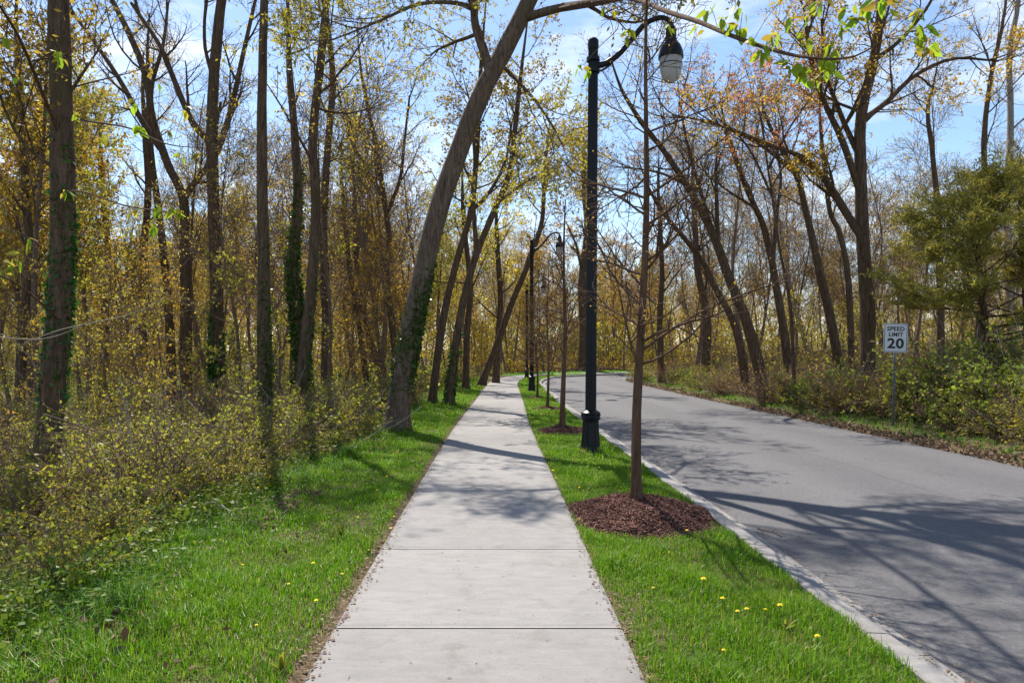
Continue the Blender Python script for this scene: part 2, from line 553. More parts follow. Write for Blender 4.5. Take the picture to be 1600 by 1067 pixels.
def W(u, v, Y):
    return np.array([(u - U0) / F * Y, Y, EYE + (V0 - v) / F * Y])

# ------------------------------------------------------------------ plan of the place
ZY = np.array([-60, 4, 7, 10, 50, 62, 120, 400.]); ZV = np.array([0, 0, -0.02, -0.058, -0.594, -0.68, -0.8, -0.8])
def zr(y):
    return np.interp(y, ZY, ZV)

S_C = catmull([(-.11, -14), (-.11, 0), (-.11, 8), (-.11, 14), (-.05, 19), (.07, 25), (.2, 34), (.40, 42), (1.2, 50.6), (2.7, 55.5), (5, 59.2), (9, 62), (18, 65), (40, 68), (80, 71)], 400)
K_C = catmull([(2.05, -14), (2.05, 0), (2.03, 8), (2.0, 15), (2.0, 22), (2.1, 29), (2.25, 38), (2.6, 44), (3.4, 50), (4.6, 54), (6.7, 57.2), (10, 59.5), (20, 62), (45, 65), (80, 68)], 400)
R_C = catmull([(7.9, -14), (7.9, 0), (7.9, 10), (7.95, 18), (8.0, 25), (8.1, 32), (8.3, 40), (8.5, 46), (9.1, 50), (10.6, 53), (13.5, 55), (20, 56.8), (45, 60), (80, 63)], 400)
S_C, K_C, R_C = (resample(c, 0.25) for c in (S_C, K_C, R_C))
S_HW = 0.82
CURB_W = 0.36      # kerb top + gutter pan

def sdist(curve, x, y):
    """signed distance, positive to the RIGHT of the direction of travel"""
    x = np.atleast_1d(np.asarray(x, float)); y = np.atleast_1d(np.asarray(y, float))
    sh = x.shape; x = x.ravel(); y = y.ravel()
    T = nrm(np.gradient(curve, axis=0))
    out = np.empty(len(x))
    for a in range(0, len(x), 20000):
        xx, yy = x[a:a + 20000, None], y[a:a + 20000, None]
        d2 = (xx - curve[None, :, 0]) ** 2 + (yy - curve[None, :, 1]) ** 2
        i = d2.argmin(1)
        dx, dy = xx[:, 0] - curve[i, 0], yy[:, 0] - curve[i, 1]
        cr = T[i, 1] * dx - T[i, 0] * dy
        out[a:a + 20000] = np.sign(cr) * np.maximum(np.abs(cr), np.sqrt(d2[np.arange(len(i)), i]) * (np.abs(cr) > 1e-9) * 0.98)
    return out.reshape(sh)

def sstep(a, b, x):
    t = np.clip((x - a) / (b - a), 0, 1)
    return t * t * (3 - 2 * t)

def lump(x, y):
    return (np.sin(x * 0.7 + 1.3) * np.cos(y * 0.53 + 0.4) + 0.5 * np.sin(x * 1.9 + y * 1.3) + 0.3 * np.sin(y * 2.7 - x * 2.1 + 2)) * 0.5

def ground_z(x, y, full=False):
    x = np.asarray(x, float); y = np.asarray(y, float)
    ds = sdist(S_C, x, y); dk = sdist(K_C, x, y); dr = sdist(R_C, x, y)
    ds, dk, dr = (a.reshape(x.shape) for a in (ds, dk, dr))
    z = zr(y) - 0.012
    left = -ds - S_HW
    z = z - 0.6 * sstep(1.2, 4.5, left) + 0.12 * lump(x, y) * sstep(1.0, 4, left) + 0.02 * lump(3 * x, 3 * y) * sstep(0.1, 1.0, left)
    z = np.where(np.abs(ds) < S_HW - 0.02, zr(y) - 0.09, z)
    right = dr
    zb = zr(y) - 0.13 + 0.30 * sstep(0.4, 3.5, right) + 0.10 * lump(x, y) * sstep(0.6, 3, right)
    z = np.where(dr > 0, zb, z)
    z = np.where((dk > 0.07) & (dr < -0.02), zr(y) - 0.34, z)
    return (z, ds, dk, dr) if full else z

def gz(x, y):
    return float(ground_z(np.array([x]), np.array([y]))[0])

# ------------------------------------------------------------------ ground sheet
def axis(segs):
    out = []
    for a, b, st in segs:
        out.append(np.arange(a, b, st))
    return np.concatenate(out)
gx = axis([(-400, -60, 20), (-60, -16, 2.0), (-16, -2.9, 0.3), (-2.9, -0.8, 0.2), (-0.8, 0.6, 0.35), (0.6, 2.4, 0.1), (2.4, 7.4, 0.25), (7.4, 8.8, 0.1), (8.8, 16, 0.3), (16, 60, 2.0), (60, 401, 20)])
gy = axis([(-60, -4, 4), (-4, 20, 0.3), (20, 42, 0.5), (42, 62, 0.25), (62, 76, 0.5), (76, 130, 3), (130, 601, 30)])
GX, GY = np.meshgrid(gx, gy)
GZ = ground_z(GX.ravel(), GY.ravel())
nx, ny = len(gx), len(gy)
ii = (np.arange(ny - 1)[:, None] * nx + np.arange(nx - 1)[None]).ravel()
g_me = mesh_np("ground", np.stack([GX.ravel(), GY.ravel(), GZ], -1), np.stack([ii, ii + 1, ii + nx + 1, ii + nx], -1), None, 'ground', True)
ground = tag(link(bpy.data.objects.new("ground", g_me)), "brown leaf-strewn woodland soil with grass strips beside the sidewalk", "ground", kind="structure")

# ------------------------------------------------------------------ road
def offset(curve, d):
    T = nrm(np.gradient(curve, axis=0))
    return curve + d * np.stack([T[:, 1], -T[:, 0]], -1)
kl = offset(K_C, CURB_W)
def match(c, n):
    d = np.r_[0, np.cumsum(np.linalg.norm(np.diff(c, axis=0), axis=1))]
    t = np.linspace(0, d[-1], n)
    return np.stack([np.interp(t, d, c[:, i]) for i in range(2)], -1)
# pair the two edges by nearest points so that the strip stays square
rr_i = np.array([((R_C - p) ** 2).sum(1).argmin() for p in kl])
rr_i = np.maximum.accumulate(rr_i)
edge_r = R_C[rr_i]
NR = 10
rows = []
for k in range(NR + 1):
    t = k / NR
    xy = kl * (1 - t) + edge_r * t
    z = zr(xy[:, 1]) - 0.135 + 0.05 * (1 - (2 * t - 1) ** 2)
    if k == NR:
        xy = xy + np.stack([0.06 * np.sin(xy[:, 1] * 2.3) + 0.04 * np.sin(xy[:, 1] * 7.1), 0 * z], -1)
    rows.append(np.column_stack([xy, z]))
V = np.concatenate(rows); n1 = len(kl)
i0 = (np.arange(NR)[:, None] * n1 + np.arange(n1 - 1)[None]).ravel()
road = link(bpy.data.objects.new("road", mesh_np("road", V, np.stack([i0, i0 + 1, i0 + n1 + 1, i0 + n1], -1)[:, ::-1], None, 'asphalt', True)))
tag(road, "grey asphalt road curving away to the right", "road", kind="structure")

# ------------------------------------------------------------------ sidewalk of separate slabs
sidewalk = empty("sidewalk", (0, 0, 0), "pale concrete sidewalk of separate slabs between two grass strips", "sidewalk", kind="structure")
sd = np.r_[0, np.cumsum(np.linalg.norm(np.diff(S_C, axis=0), axis=1))]
s_at_cam = np.interp(0, S_C[:, 1], sd)
def s_pt(s, off):
    c = np.stack([np.interp(s, sd, S_C[:, 0]), np.interp(s, sd, S_C[:, 1])], -1)
    T = nrm(np.gradient(S_C, axis=0))
    t = nrm(np.stack([np.interp(s, sd, T[:, 0]), np.interp(s, sd, T[:, 1])], -1))
    return c + np.asarray(off)[..., None] * np.stack([t[..., 1], -t[..., 0]], -1)
JOINT = 1.64
for k in range(-5, 44):
    a = s_at_cam + 4.104 + k * JOINT + 0.008
    b = a + JOINT - 0.016
    st = np.array([a, a + 0.016, a + 0.045, a + 0.5, a + 1.1, b - 0.045, b - 0.016, b])
    dz = np.array([-0.010, -0.003, 0, 0, 0, 0, -0.003, -0.010])
    of = np.array([-S_HW, -S_HW + 0.014, -S_HW + 0.04, -0.3, 0.3, S_HW - 0.04, S_HW - 0.014, S_HW])
    oz = np.array([-0.012, -0.003, 0, 0, 0, 0, -0.003, -0.012])
    ST, OF = np.meshgrid(st, of, indexing='ij')
    xy = s_pt(ST.ravel(), OF.ravel())
    tilt = RNG.normal(0, 0.0012)
    z = zr(xy[:, 1]) + 0.006 + np.minimum(dz[:, None], oz[None]).ravel() + tilt * (ST.ravel() - a)
    top = np.column_stack([xy, z])
    m = len(of)
    ii = (np.arange(7)[:, None] * m + np.arange(m - 1)[None]).ravel()
    q = np.stack([ii, ii + 1, ii + m + 1, ii + m], -1)[:, ::-1]
    ring = [(0, j) for j in range(m)] + [(i, m - 1) for i in range(1, 8)] + [(7, j) for j in range(m - 2, -1, -1)] + [(i, 0) for i in range(6, 0, -1)]
    ri = np.array([i * m + j for i, j in ring])
    low = top[ri] - np.array([0, 0, 0.09])
    nb = len(top); L = len(ri)
    jj = np.arange(L); j2 = (jj + 1) % L
    q2 = np.stack([ri[jj], ri[j2], nb + j2, nb + jj], -1)[:, ::-1]
    o = MB().add(np.vstack([top, low]), np.vstack([q, q2])).obj("slab", 'concrete', sidewalk, True)

# ------------------------------------------------------------------ kerb sections
kerb = empty("kerb", (0, 0, 0), "concrete kerb with gutter pan between grass strip and road", "kerb", kind="structure")
kd = np.r_[0, np.cumsum(np.linalg.norm(np.diff(K_C, axis=0), axis=1))]
KT = nrm(np.gradient(K_C, axis=0))
prof = np.array([(0, -0.30), (0, -0.012), (0.012, 0.0), (0.115, -0.004), (0.14, -0.012), (0.155, -0.03), (0.175, -0.118), (0.19, -0.128), (0.36, -0.126), (0.36, -0.30)])
KS = 3.0
k = 0
while (k + 1) * KS < kd[-1] and k < 36:
    s = np.linspace(k * KS + 0.005, (k + 1) * KS - 0.005, 7)
    c = np.stack([np.interp(s, kd, K_C[:, 0]), np.interp(s, kd, K_C[:, 1])], -1)
    t = nrm(np.stack([np.interp(s, kd, KT[:, 0]), np.interp(s, kd, KT[:, 1])], -1))
    nn = np.stack([t[:, 1], -t[:, 0]], -1)
    V = []
    for i in range(len(s)):
        xy = c[i] + prof[:, :1] * nn[i]
        V.append(np.column_stack([xy, zr(c[i][1]) + 0.012 + prof[:, 1] + RNG.normal(0, 0.0015)]))
    V = np.concatenate(V); m = len(prof)
    ii = (np.arange(6)[:, None] * m + np.arange(m - 1)[None]).ravel()
    q = np.stack([ii, ii + 1, ii + m + 1, ii + m], -1)[:, ::-1]
    mb = MB().add(V, q)
    mb.t.append(np.array([[0, j, j + 1] for j in range(1, m - 1)] + [[6 * m, 6 * m + j + 1, 6 * m + j] for j in range(1, m - 1)]))
    mb.obj("kerb_section", 'concrete', kerb, False)
    k += 1

# ------------------------------------------------------------------ street lamps
def make_lamp(loc, label, group):
    r = empty("street_lamp", loc, label, "street lamp", group)
    # all sizes in metres, z from the ground
    base, q = lathe([(0.20, -0.05), (0.20, 0.03), (0.185, 0.05), (0.16, 0.09, 1), (0.15, 0.14, 1), (0.138, 0.30, 1), (0.128, 0.50, 1), (0.128, 0.535), (0.15, 0.55), (0.155, 0.575), (0.142, 0.59), (0.142, 0.62), (0.15, 0.635), (0.152, 0.655), (0.12, 0.675), (0.095, 0.69)], 48, flute=0.14, nfl=12)
    b = MB().add(base, q).obj("base", 'iron', r, False)
    for kk in range(8):
        a = kk * math.pi / 4 + 0.2
        v, q = lathe([(0.0, 0.02), (0.016, 0.02), (0.016, 0), (0.0, 0)], 6, (0.147 * math.cos(a), 0.147 * math.sin(a), 0.60))
        MB().add(v, q).obj("bolt", 'iron', b)
    dv = np.array([[x_, -.150 + .022 * (z_ - .18) / .3, z_] for z_ in (.16, .42) for x_ in (-.045, .045)]); dv2 = dv + np.array([0, .03, 0])
    MB().add(np.vstack([dv, dv2]), [[0, 1, 3, 2], [0, 4, 5, 1], [2, 3, 7, 6], [0, 2, 6, 4], [1, 5, 7, 3]]).obj("access_door", 'iron', b)
    pole, q = lathe([(0.086, 0.60, 1), (0.086, 0.9, 1), (0.081, 3.5, 1), (0.076, 6.30, 1), (0.076, 6.31), (0.084, 6.33), (0.084, 6.42), (0.080, 6.46), (0.05, 6.49), (0.0, 6.50)], 64, flute=0.13, nfl=16)
    MB().add(pole, q).obj("pole", 'iron', r, False)
    for z in (5.98, 6.16):
        v, q = lathe([(0.088, z - 0.03), (0.103, z - 0.03), (0.103, z + 0.03), (0.088, z + 0.03)], 32)
        MB().add(v, q).obj("clamp", 'iron', r)
    path = catmull([(0.05, 0, 6.06), (0.20, 0, 6.10), (0.40, 0, 6.24), (0.60, 0, 6.47), (0.80, 0, 6.70), (1.0, 0, 6.79), (1.14, 0, 6.77), (1.20, 0, 6.68)], 40)
    v, q = tubes(path, np.interp(np.arange(40), [0, 25, 39], [0.048, 0.040, 0.036]), 14)
    arm = MB().add(v, q).obj("arm", 'iron', r, True)
    path = catmull([(0.07, 0, 5.97), (0.16, 0, 6.0), (0.27, 0, 6.08), (0.33, 0, 6.16)], 14)
    v, q = tubes(path, np.full(14, 0.016), 8)
    MB().add(v, q).obj("brace", 'iron', arm, True)
    cx = 1.20; dzl = 0.13
    v, q = lathe([(0.0, 6.58), (0.035, 6.58), (0.045, 6.55), (0.06, 6.52), (0.075, 6.49), (0.082, 6.44), (0.082, 6.34), (0.09, 6.33), (0.09, 6.31), (0.08, 6.30), (0.11, 6.275), (0.145, 6.23), (0.172, 6.17), (0.188, 6.10), (0.192, 6.055), (0.192, 6.03), (0.175, 6.03), (0.175, 6.05)], 36, (cx, 0, dzl))
    hd = MB().add(v, q).obj("lamp_head", 'iron', r, True)
    for kk in range(4):
        a = kk * math.pi / 2 + 0.5
        v, q = lathe([(0, 0.04), (0.012, 0.04), (0.012, -0.04), (0, -0.04)], 6, (cx + 0.09 * math.cos(a), 0.09 * math.sin(a), 6.40 + dzl))
        MB().add(v, q).obj("latch", 'iron', hd)
    v, q = lathe([(0.172, 6.05), (0.174, 5.99), (0.170, 5.90), (0.158, 5.82), (0.135, 5.745), (0.10, 5.69), (0.055, 5.66), (0.0, 5.652)], 36, (cx, 0, dzl))
    MB().add(v, q).obj("glass_globe", 'globe', r, True)
    v, q = lathe([(0.176, 5.935), (0.179, 5.935), (0.179, 5.922), (0.176, 5.922)], 36, (cx, 0, dzl))
    MB().add(v, q).obj("globe_band", 'iron', r)
    return r
lamp_group = "street lamps along the grass strip"
lamp1 = make_lamp((1.455, 11.26, zr(11.26) - 0.01), "tall black fluted street lamp nearest the camera, its globe high above the road", lamp_group)
lamp1.rotation_euler = (0, rad(0.4), rad(-3))
lamp2 = copy_tree(lamp1, (1.47, 30.7, zr(30.7) - 0.01), rad(4), label="black street lamp at mid distance beyond the young bare trees")
lamp3 = copy_tree(lamp1, (2.05, 50.0, zr(50.) - 0.01), rad(-20), label="farthest black street lamp, half hidden behind another lamp post")

# ------------------------------------------------------------------ speed limit sign
def text_mesh(body, size, z, x=0.0, bold=0.0, sx=1.0):
    cu = bpy.data.curves.new("lettering", 'FONT')
    cu.body = body; cu.size = size; cu.align_x = 'CENTER'; cu.align_y = 'CENTER'
    cu.extrude = 0.0015; cu.offset = bold; cu.resolution_u = 4
    cu.space_character = 1.08
    o = bpy.data.objects.new("tmp", cu); link(o)
    bpy.context.view_layer.update()
    dg = bpy.context.evaluated_depsgraph_get()
    me = bpy.data.meshes.new_from_object(o.evaluated_get(dg))
    bpy.data.objects.remove(o)
    co = np.empty(len(me.vertices) * 3, np.float32); me.vertices.foreach_get('co', co)
    co = co.reshape(-1, 3)
    new = np.stack([co[:, 0] * sx + x, -co[:, 2] - 0.0075, co[:, 1] + z], -1)
    me.vertices.foreach_set('co', new.astype(np.float32).ravel()); me.update()
    me.materials.clear(); me.materials.append(M['sign_black'])
    return me
def rrect(wd, ht, r, n=5):
    p = []
    for cx, cz, a0 in ((wd / 2 - r, ht / 2 - r, 0), (-wd / 2 + r, ht / 2 - r, 90), (-wd / 2 + r, -ht / 2 + r, 180), (wd / 2 - r, -ht / 2 + r, 270)):
        for i in range(n):
            a = rad(a0 + 90 * i / (n - 1)); p.append((cx + r * math.cos(a), cz + r * math.sin(a)))
    return np.array(p)
sx_, sy_ = 9.06, 16.5
sz_ = gz(sx_, sy_)
sign = empty("speed_limit_sign", (sx_, sy_, sz_), "white rectangular speed limit 20 sign on a thin steel post", "road sign")
sign.rotation_euler = (0, rad(1.6), rad(-4))
zc = EYE + (V0 - 528) / F * sy_ - sz_
pw, ph = 0.53, 0.665
def plate(o_, y0, y1):
    n = len(o_)
    V = np.vstack([np.column_stack([o_[:, 0], np.full(n, y0), o_[:, 1] + zc]), np.column_stack([o_[:, 0], np.full(n, y1), o_[:, 1] + zc])])
    mb = MB(); j = np.arange(n); j2 = (j + 1) % n
    mb.add(V, np.stack([j, n + j, n + j2, j2], -1))
    mb.t.append(np.array([[0, i, i + 1] for i in range(1, n - 1)] + [[n, n + i + 1, n + i] for i in range(1, n - 1)]))
    return mb
panel = plate(rrect(pw, ph, 0.035), -0.006, 0.0).obj("panel", 'sign_white', sign)
o1, o2 = rrect(pw - 0.03, ph - 0.03, 0.028), rrect(pw - 0.052, ph - 0.052, 0.022)
n = len(o1)
V = np.vstack([np.column_stack([o1[:, 0], np.full(n, -0.0075), o1[:, 1] + zc]), np.column_stack([o2[:, 0], np.full(n, -0.0075), o2[:, 1] + zc])])
j = np.arange(n); j2 = (j + 1) % n
MB().add(V, np.stack([j, j2, n + j2, n + j], -1)).obj("border", 'sign_black', panel)
link(bpy.data.objects.new("lettering", text_mesh("SPEED", 0.135, zc + 0.205, bold=0.004, sx=1.0)), panel)
link(bpy.data.objects.new("lettering", text_mesh("LIMIT", 0.125, zc + 0.075, bold=0.004)), panel)
link(bpy.data.objects.new("numerals", text_mesh("20", 0.315, zc - 0.135, bold=0.009, sx=1.12)), panel)
for dz in (0.22, -0.22):
    v, q = lathe([(0, 0), (0.012, 0), (0.012, 0.006), (0, 0.008)], 8)
    v = np.stack([v[:, 0], -v[:, 2] - 0.006, v[:, 1] + zc + dz - 0.01], -1)
    MB().add(v, q).obj("bolt", 'steel', panel)
# U-channel post
u_pr = np.array([(-0.032, 0.012), (-0.018, 0.012), (-0.012, 0.035), (0.012, 0.035), (0.018, 0.012), (0.032, 0.012), (0.032, 0.008), (0.015, 0.008), (0.009, 0.031), (-0.009, 0.031), (-0.015, 0.008), (-0.032, 0.008)])
n = len(u_pr)
V = np.vstack([np.column_stack([u_pr, np.full(n, -0.4)]), np.column_stack([u_pr, np.full(n, zc + ph / 2 - 0.03)])])
j = np.arange(n); j2 = (j + 1) % n
MB().add(V, np.stack([j, j2, n + j2, n + j], -1)).obj("post", 'steel', sign)

# ------------------------------------------------------------------ trees
def twig_system(P1, R1, rng, n2, L2, n3, L3, rmin, up2=0.04, ang=0.75, flat=1.0):
    P2, R2 = grow(P1, R1, n2, 0.25, 0.98, L2, ang, 5, up2, 0.14, 0.6, rng, 0.45, rmin, flat)
    P3, R3 = grow(P2, R2, n3, 0.2, 1.0, L3, ang, 3, up2, 0.18, 0.6, rng, 0.35, rmin, flat)
    return P2, R2, P3, R3

def trunk_line(pts, ybase, rng, n=26):
    p = catmull(np.array(pts), n)
    p[1:, 1] += np.cumsum(rng.normal(0, 0.010, n - 1))
    return p

def build_tree(name, label, cat, group, trunk, trunk_r, limbs, rng, n1=12, L1=2.6, t0=0.4, n2=6, L2=1.2, n3=5, L3=0.55, rmin=0.006,
               leaf_n=9, leaf_size=0.07, leaf='gold', bark='bark', ivy=None, up=0.10, sides=16, droop=0.0, aspect=0.6, ang=0.85, limb_sub=5, wob=0.02, flare=0.55, leaf_frac=1.0, rr1=0.36):
    """trunk (k,3), trunk_r (k,), limbs list of (P(k,3), r0, r1): traced main limbs"""
    base = trunk[0].copy(); base[2] = gz(base[0], base[1])
    root = empty(name, base, label, cat, group)
    # root collar
    h = trunk[:, 2] - base[2]
    tr = trunk_r * (1 + flare * np.exp(-np.maximum(h, 0) / 0.20))
    # trunk gets finer rings near the bottom
    mb = MB()
    v, q = tubes(trunk, tr, sides, wob=wob, rng=rng, ridge=.04)
    mb.add(v, q)
    mb.obj("trunk", bark, root, True, base)
    LP, LR = [], []
    for P, r0, r1 in limbs:
        p = catmull(np.array(P), 14)
        LP.append(p); LR.append(np.linspace(r0, r1, 14))
    segsP, segsR = [], []
    mbb = MB()
    if limbs:
        LP, LR = np.stack(LP), np.stack(LR)
        v, q = tubes(LP, LR, 8, wob=0.04, rng=rng); mbb.add(v, q)
        Pa, Ra = grow(LP, LR, limb_sub, 0.2, 1.0, L1 * 0.7, ang, 7, up, 0.10, 0.55, rng, 0.4, rmin)
        segsP.append(Pa); segsR.append(Ra)
        # continue each limb tip
        Pt, Rt = grow(LP, LR, 2, 0.9, 1.0, L1 * 0.7, 0.35, 7, up, 0.10, 0.8, rng, 0.1, rmin)
        segsP.append(Pt); segsR.append(Rt)
    if n1:
        Pb, Rb = grow(trunk[None], trunk_r[None], n1, t0, 0.995, L1, ang, 7, up, 0.11, rr1, rng, 0.45, rmin)
        segsP.append(Pb); segsR.append(Rb)
    P1, R1 = np.concatenate(segsP), np.concatenate(segsR)
    v, q = tubes(P1, R1, 5); mbb.add(v, q)
    P2, R2, P3, R3 = twig_system(P1, R1, rng, n2, L2, n3, L3, rmin * 0.7, ang=ang)
    v, q = tubes(P2, R2, 3); mbb.add(v, q)
    v, q = tubes(P3, R3, 3); mbb.add(v, q)
    tag(mbb.obj("branches", bark, root, True, base), kind="stuff")
    if leaf_n:
        Pl = P3
        if leaf_frac < 1:
            Pl = P3[rng.random(len(P3)) < leaf_frac]
        pos = along(Pl, leaf_n, rng, 0.4, leaf_size * 0.5)
        pos2 = along(P2, max(1, leaf_n // 2), rng, 0.5, leaf_size * .5)
        if leaf_frac < 1: pos2 = pos2[rng.random(len(pos2)) < leaf_frac]
        v, q = leaf_quads(np.vstack([pos, pos2]), leaf_size, rng, aspect, droop=droop)
        tag(MB().add(v, q).obj("crown", leaf, root, False, base), kind="stuff")
    if ivy:
        za, zb, cnt, sz, side, thick = ivy
        hh = trunk[:, 2]
        nst = 22
        sa = rng.uniform(0, 2 * np.pi, nst) if side is None else side + rng.normal(0, 1.15, nst)
        s_lo = za + (zb - za) * rng.uniform(-0.25, 0.35, nst)
        s_hi = za + (zb - za) * rng.uniform(0.45, 1.12, nst)
        k_ = rng.integers(0, nst, cnt)
        s_lo = np.maximum(s_lo, base[2] + 0.05)
        zz = s_lo[k_] + (s_hi - s_lo)[k_] * rng.random(cnt) ** 1.25
        c = np.stack([np.interp(zz, hh, trunk[:, i]) for i in range(3)], -1)
        r_ = np.interp(zz, hh, trunk_r)
        a = sa[k_] + 0.35 * np.sin(zz * 2.1 + k_) + rng.normal(0, 0.22, cnt)
        fr = 1 + thick * rng.random(cnt) ** 1.5 * np.clip(1 - 0.6 * (zz - za) / (zb - za), .2, 1.1)
        pos = c + (r_ * fr)[:, None] * np.stack([np.cos(a), np.sin(a), 0 * a], -1)
        v, q = leaf_quads(pos, sz, rng, 0.85, droop=0.5)
        tag(MB().add(v, q).obj("ivy", 'ivy', root, False, base), "dark green ivy clinging to the trunk", kind="stuff")
    return root

def traced(uv, Y, w0, w1, rng, extra=3.0, n=54, ylean=0.0, under=None):
    """pixel trace from base up at depth Y -> trunk polyline + radii, set into the ground and carried on above the frame"""
    pts = [W(u, v, Y + ylean * i) for i, (u, v) in enumerate(uv)]
    b = pts[0].copy(); d = pts[1] - pts[0]; d = d / abs(d[2])
    zg = gz(b[0], b[1])
    if b[2] > zg + 0.05:
        drop = b[2] - zg
        b2 = b - d * drop * 0.6; b2[2] = zg - 0.15
        pts.insert(0, b2)
    else:
        pts[0][2] = zg - 0.15
    e = pts[-1] - pts[-2]; e = e / np.linalg.norm(e)
    if extra:
        pts.append(pts[-1] + e * extra * 0.5 + np.array([0, 0, 0.1]) * extra)
        pts.append(pts[-1] + e * extra * 0.35 + np.array([0.03, 0, 0.25]) * extra)
    p = trunk_line(pts, Y, rng, n)
    r0, r1 = w0 * Y / F / 2, w1 * Y / F / 2
    frac = (p[:, 2] - p[0, 2]) / (p[-1, 2] - p[0, 2])
    top = r1 if not extra else r1
    r = r0 + (r1 - r0) * np.clip(frac * (1.25 if extra else 1.0), 0, 1)
    if extra:
        r = np.where(frac > 0.8, r1 * (1 - 0.75 * (frac - 0.8) / 0.2), r)
    return p, r

def limb(uvY, w0, w1):
    P = [W(u, v, Y) for u, v, Y in uvY]
    return (P, w0 * uvY[0][2] / F / 2, w1 * uvY[-1][2] / F / 2)

def rg(s):
    return np.random.default_rng(s)

# --- the leaning tree over the sidewalk
r_ = rg(11)
p, r = traced([(618, 676), (624, 620), (640, 530), (662, 420), (686, 322), (716, 240), (752, 150), (790, 78), (826, 5), (862, -75), (905, -150), (930, -230)], 14.7, 37, 20, r_, extra=3.5, n=70)
Yl = 14.7
lean = build_tree("leaning_tree", "large tree with pale bark and ivied foot leaning over the sidewalk", "tree", None, p, r, [
    limb([(765, 112, Yl), (756, 80, Yl), (744, 45, Yl), (740, 5, Yl), (744, -60, Yl), (740, -150, Yl)], 16, 7),
    limb([(742, 12, Yl), (700, 4, Yl - .3), (650, 8, Yl - .6), (600, 30, Yl - 1), (540, 55, Yl - 1.3)], 8, 3),
    limb([(822, 28, Yl), (870, 14, Yl - .8), (930, 4, Yl - 2.2), (990, -10, Yl - 3.4), (1060, -50, Yl - 4.5), (1130, -90, Yl - 5)], 15, 6),
    limb([(786, 104, Yl), (830, 150, Yl + .4), (862, 195, Yl + .7), (880, 230, Yl + 1)], 6, 2),
    limb([(850, -50, Yl), (960, -110, Yl - .8), (1090, -150, Yl - 1.6), (1220, -200, Yl - 2.2)], 15, 6),
    limb([(880, -100, Yl), (900, -260, Yl - 1.6), (930, -420, Yl - 2.8), (980, -560, Yl - 3.6)], 15, 5),
    limb([(915, -170, Yl), (1040, -280, Yl - .5), (1180, -400, Yl - 1), (1330, -470, Yl - 1)], 13, 5),
    limb([(900, -140, Yl), (860, -280, Yl + .6), (840, -420, Yl + 1.2), (850, -560, Yl + 1.6)], 11, 5),
    limb([(1090, -150, Yl - 1.6), (1220, -180, Yl - 3), (1360, -240, Yl - 4)], 8, 3),
], r_, n1=10, L1=2.8, t0=0.62, n2=8, L2=1.2, n3=6, L3=0.5, leaf_n=8, leaf_size=0.07, limb_sub=7, leaf='olive', bark='bark_grey',
    ivy=(0.85, 3.2, 2300, 0.06, -0.9, 0.14), droop=0.9, aspect=0.45, sides=26, flare=0.55, wob=0.015, rmin=0.006)

# --- left side heroes
G_R = "trees behind the bushes on the far side of the road"
G_L = "tall trees rising from the left undergrowth"
def hero(uv, Y, w0, w1, seed, label, limbs=(), **kw):
    r_ = rg(seed)
    extra = kw.pop('extra', 3.0)
    grp = kw.pop('group', G_L)
    if grp == G_R:
        w0, w1 = w0 * .88, w1 * .85
        limbs = [(a, b * .8, c * .8) for a, b, c in limbs]
        kw.setdefault('n2', 8)
    p, r = traced(uv, Y, w0, w1, r_, extra)
    name = kw.pop('name', 'woodland_tree')
    return build_tree(name, label, "tree", grp, p, r, [limb(*a) for a in limbs], r_, **kw)

t1 = hero([(64, 805), (74, 700), (86, 570), (94, 430), (97, 300), (92, 150), (88, 0), (86, -140), (90, -260)], 8.9, 40, 24, 21,
     "thick ivy-wrapped dark trunk at the far left edge of the photo", n1=7, L1=1.8, t0=0.45, leaf='yellowgreen', leaf_n=5, leaf_size=0.06, rr1=.22,
     ivy=(1.2, 4.6, 1500, 0.05, None, 0.16), sides=22, extra=3)
hero([(417, 742), (414, 600), (412, 450), (410, 300), (410, 150), (413, 0), (414, -60)], 14.2, 24, 12, 22,
     "straight slender dark trunk with ivy low down, nearest of the left verge trees", n1=4, L1=1.1, t0=0.75, leaf='gold', leaf_n=2,
     ivy=(0.2, 3.4, 1300, 0.05, -0.3, 0.2), extra=1.4)
hero([(339, 590), (338, 450), (334, 330), (332, 200), (337, 90), (350, -30), (356, -120)], 24, 21, 14, 23,
     "straight trunk forking high up, dense dark ivy around its lowest third", [
        ([(334, 228, 24), (300, 190, 24), (270, 120, 24), (250, 72, 24), (205, 5, 24)], 12, 5),
        ([(338, 240, 24), (356, 190, 24), (368, 140, 24), (385, 62, 24), (404, -20, 24)], 12, 5),
        ([(335, 130, 24), (320, 70, 24), (322, 0, 24), (330, -60, 24)], 7, 3)],
     n1=8, L1=2.8, t0=0.6, leaf_n=0, n3=6, ivy=(-0.4, 3.0, 2200, 0.09, None, 0.4), bark='bark')
hero([(291, 600), (291, 480), (288, 380), (287, 312), (262, 255), (240, 190), (228, 120), (205, 60), (165, -20)], 27, 19, 9, 24,
     "dark trunk splitting into wide bare antler-like limbs at mid height", [
        ([(287, 312, 27), (304, 285, 27), (322, 262, 27), (333, 225, 27), (345, 160, 27)], 11, 4),
        ([(250, 232, 27), (222, 190, 27), (190, 130, 27), (150, 70, 27), (98, 0, 27)], 10, 5),
        ([(236, 180, 27), (238, 130, 27), (255, 70, 27), (262, 10, 27)], 8, 4)],
     n1=6, L1=2.6, t0=0.6, leaf_n=0, n3=6, extra=2)
hero([(268, 600), (262, 470), (250, 350), (236, 240), (232, 150)], 31, 15, 8, 25, "thin dark trunk just left of the antler-limbed tree", n1=9, L1=2.4, t0=0.5, leaf='gold', leaf_n=3)
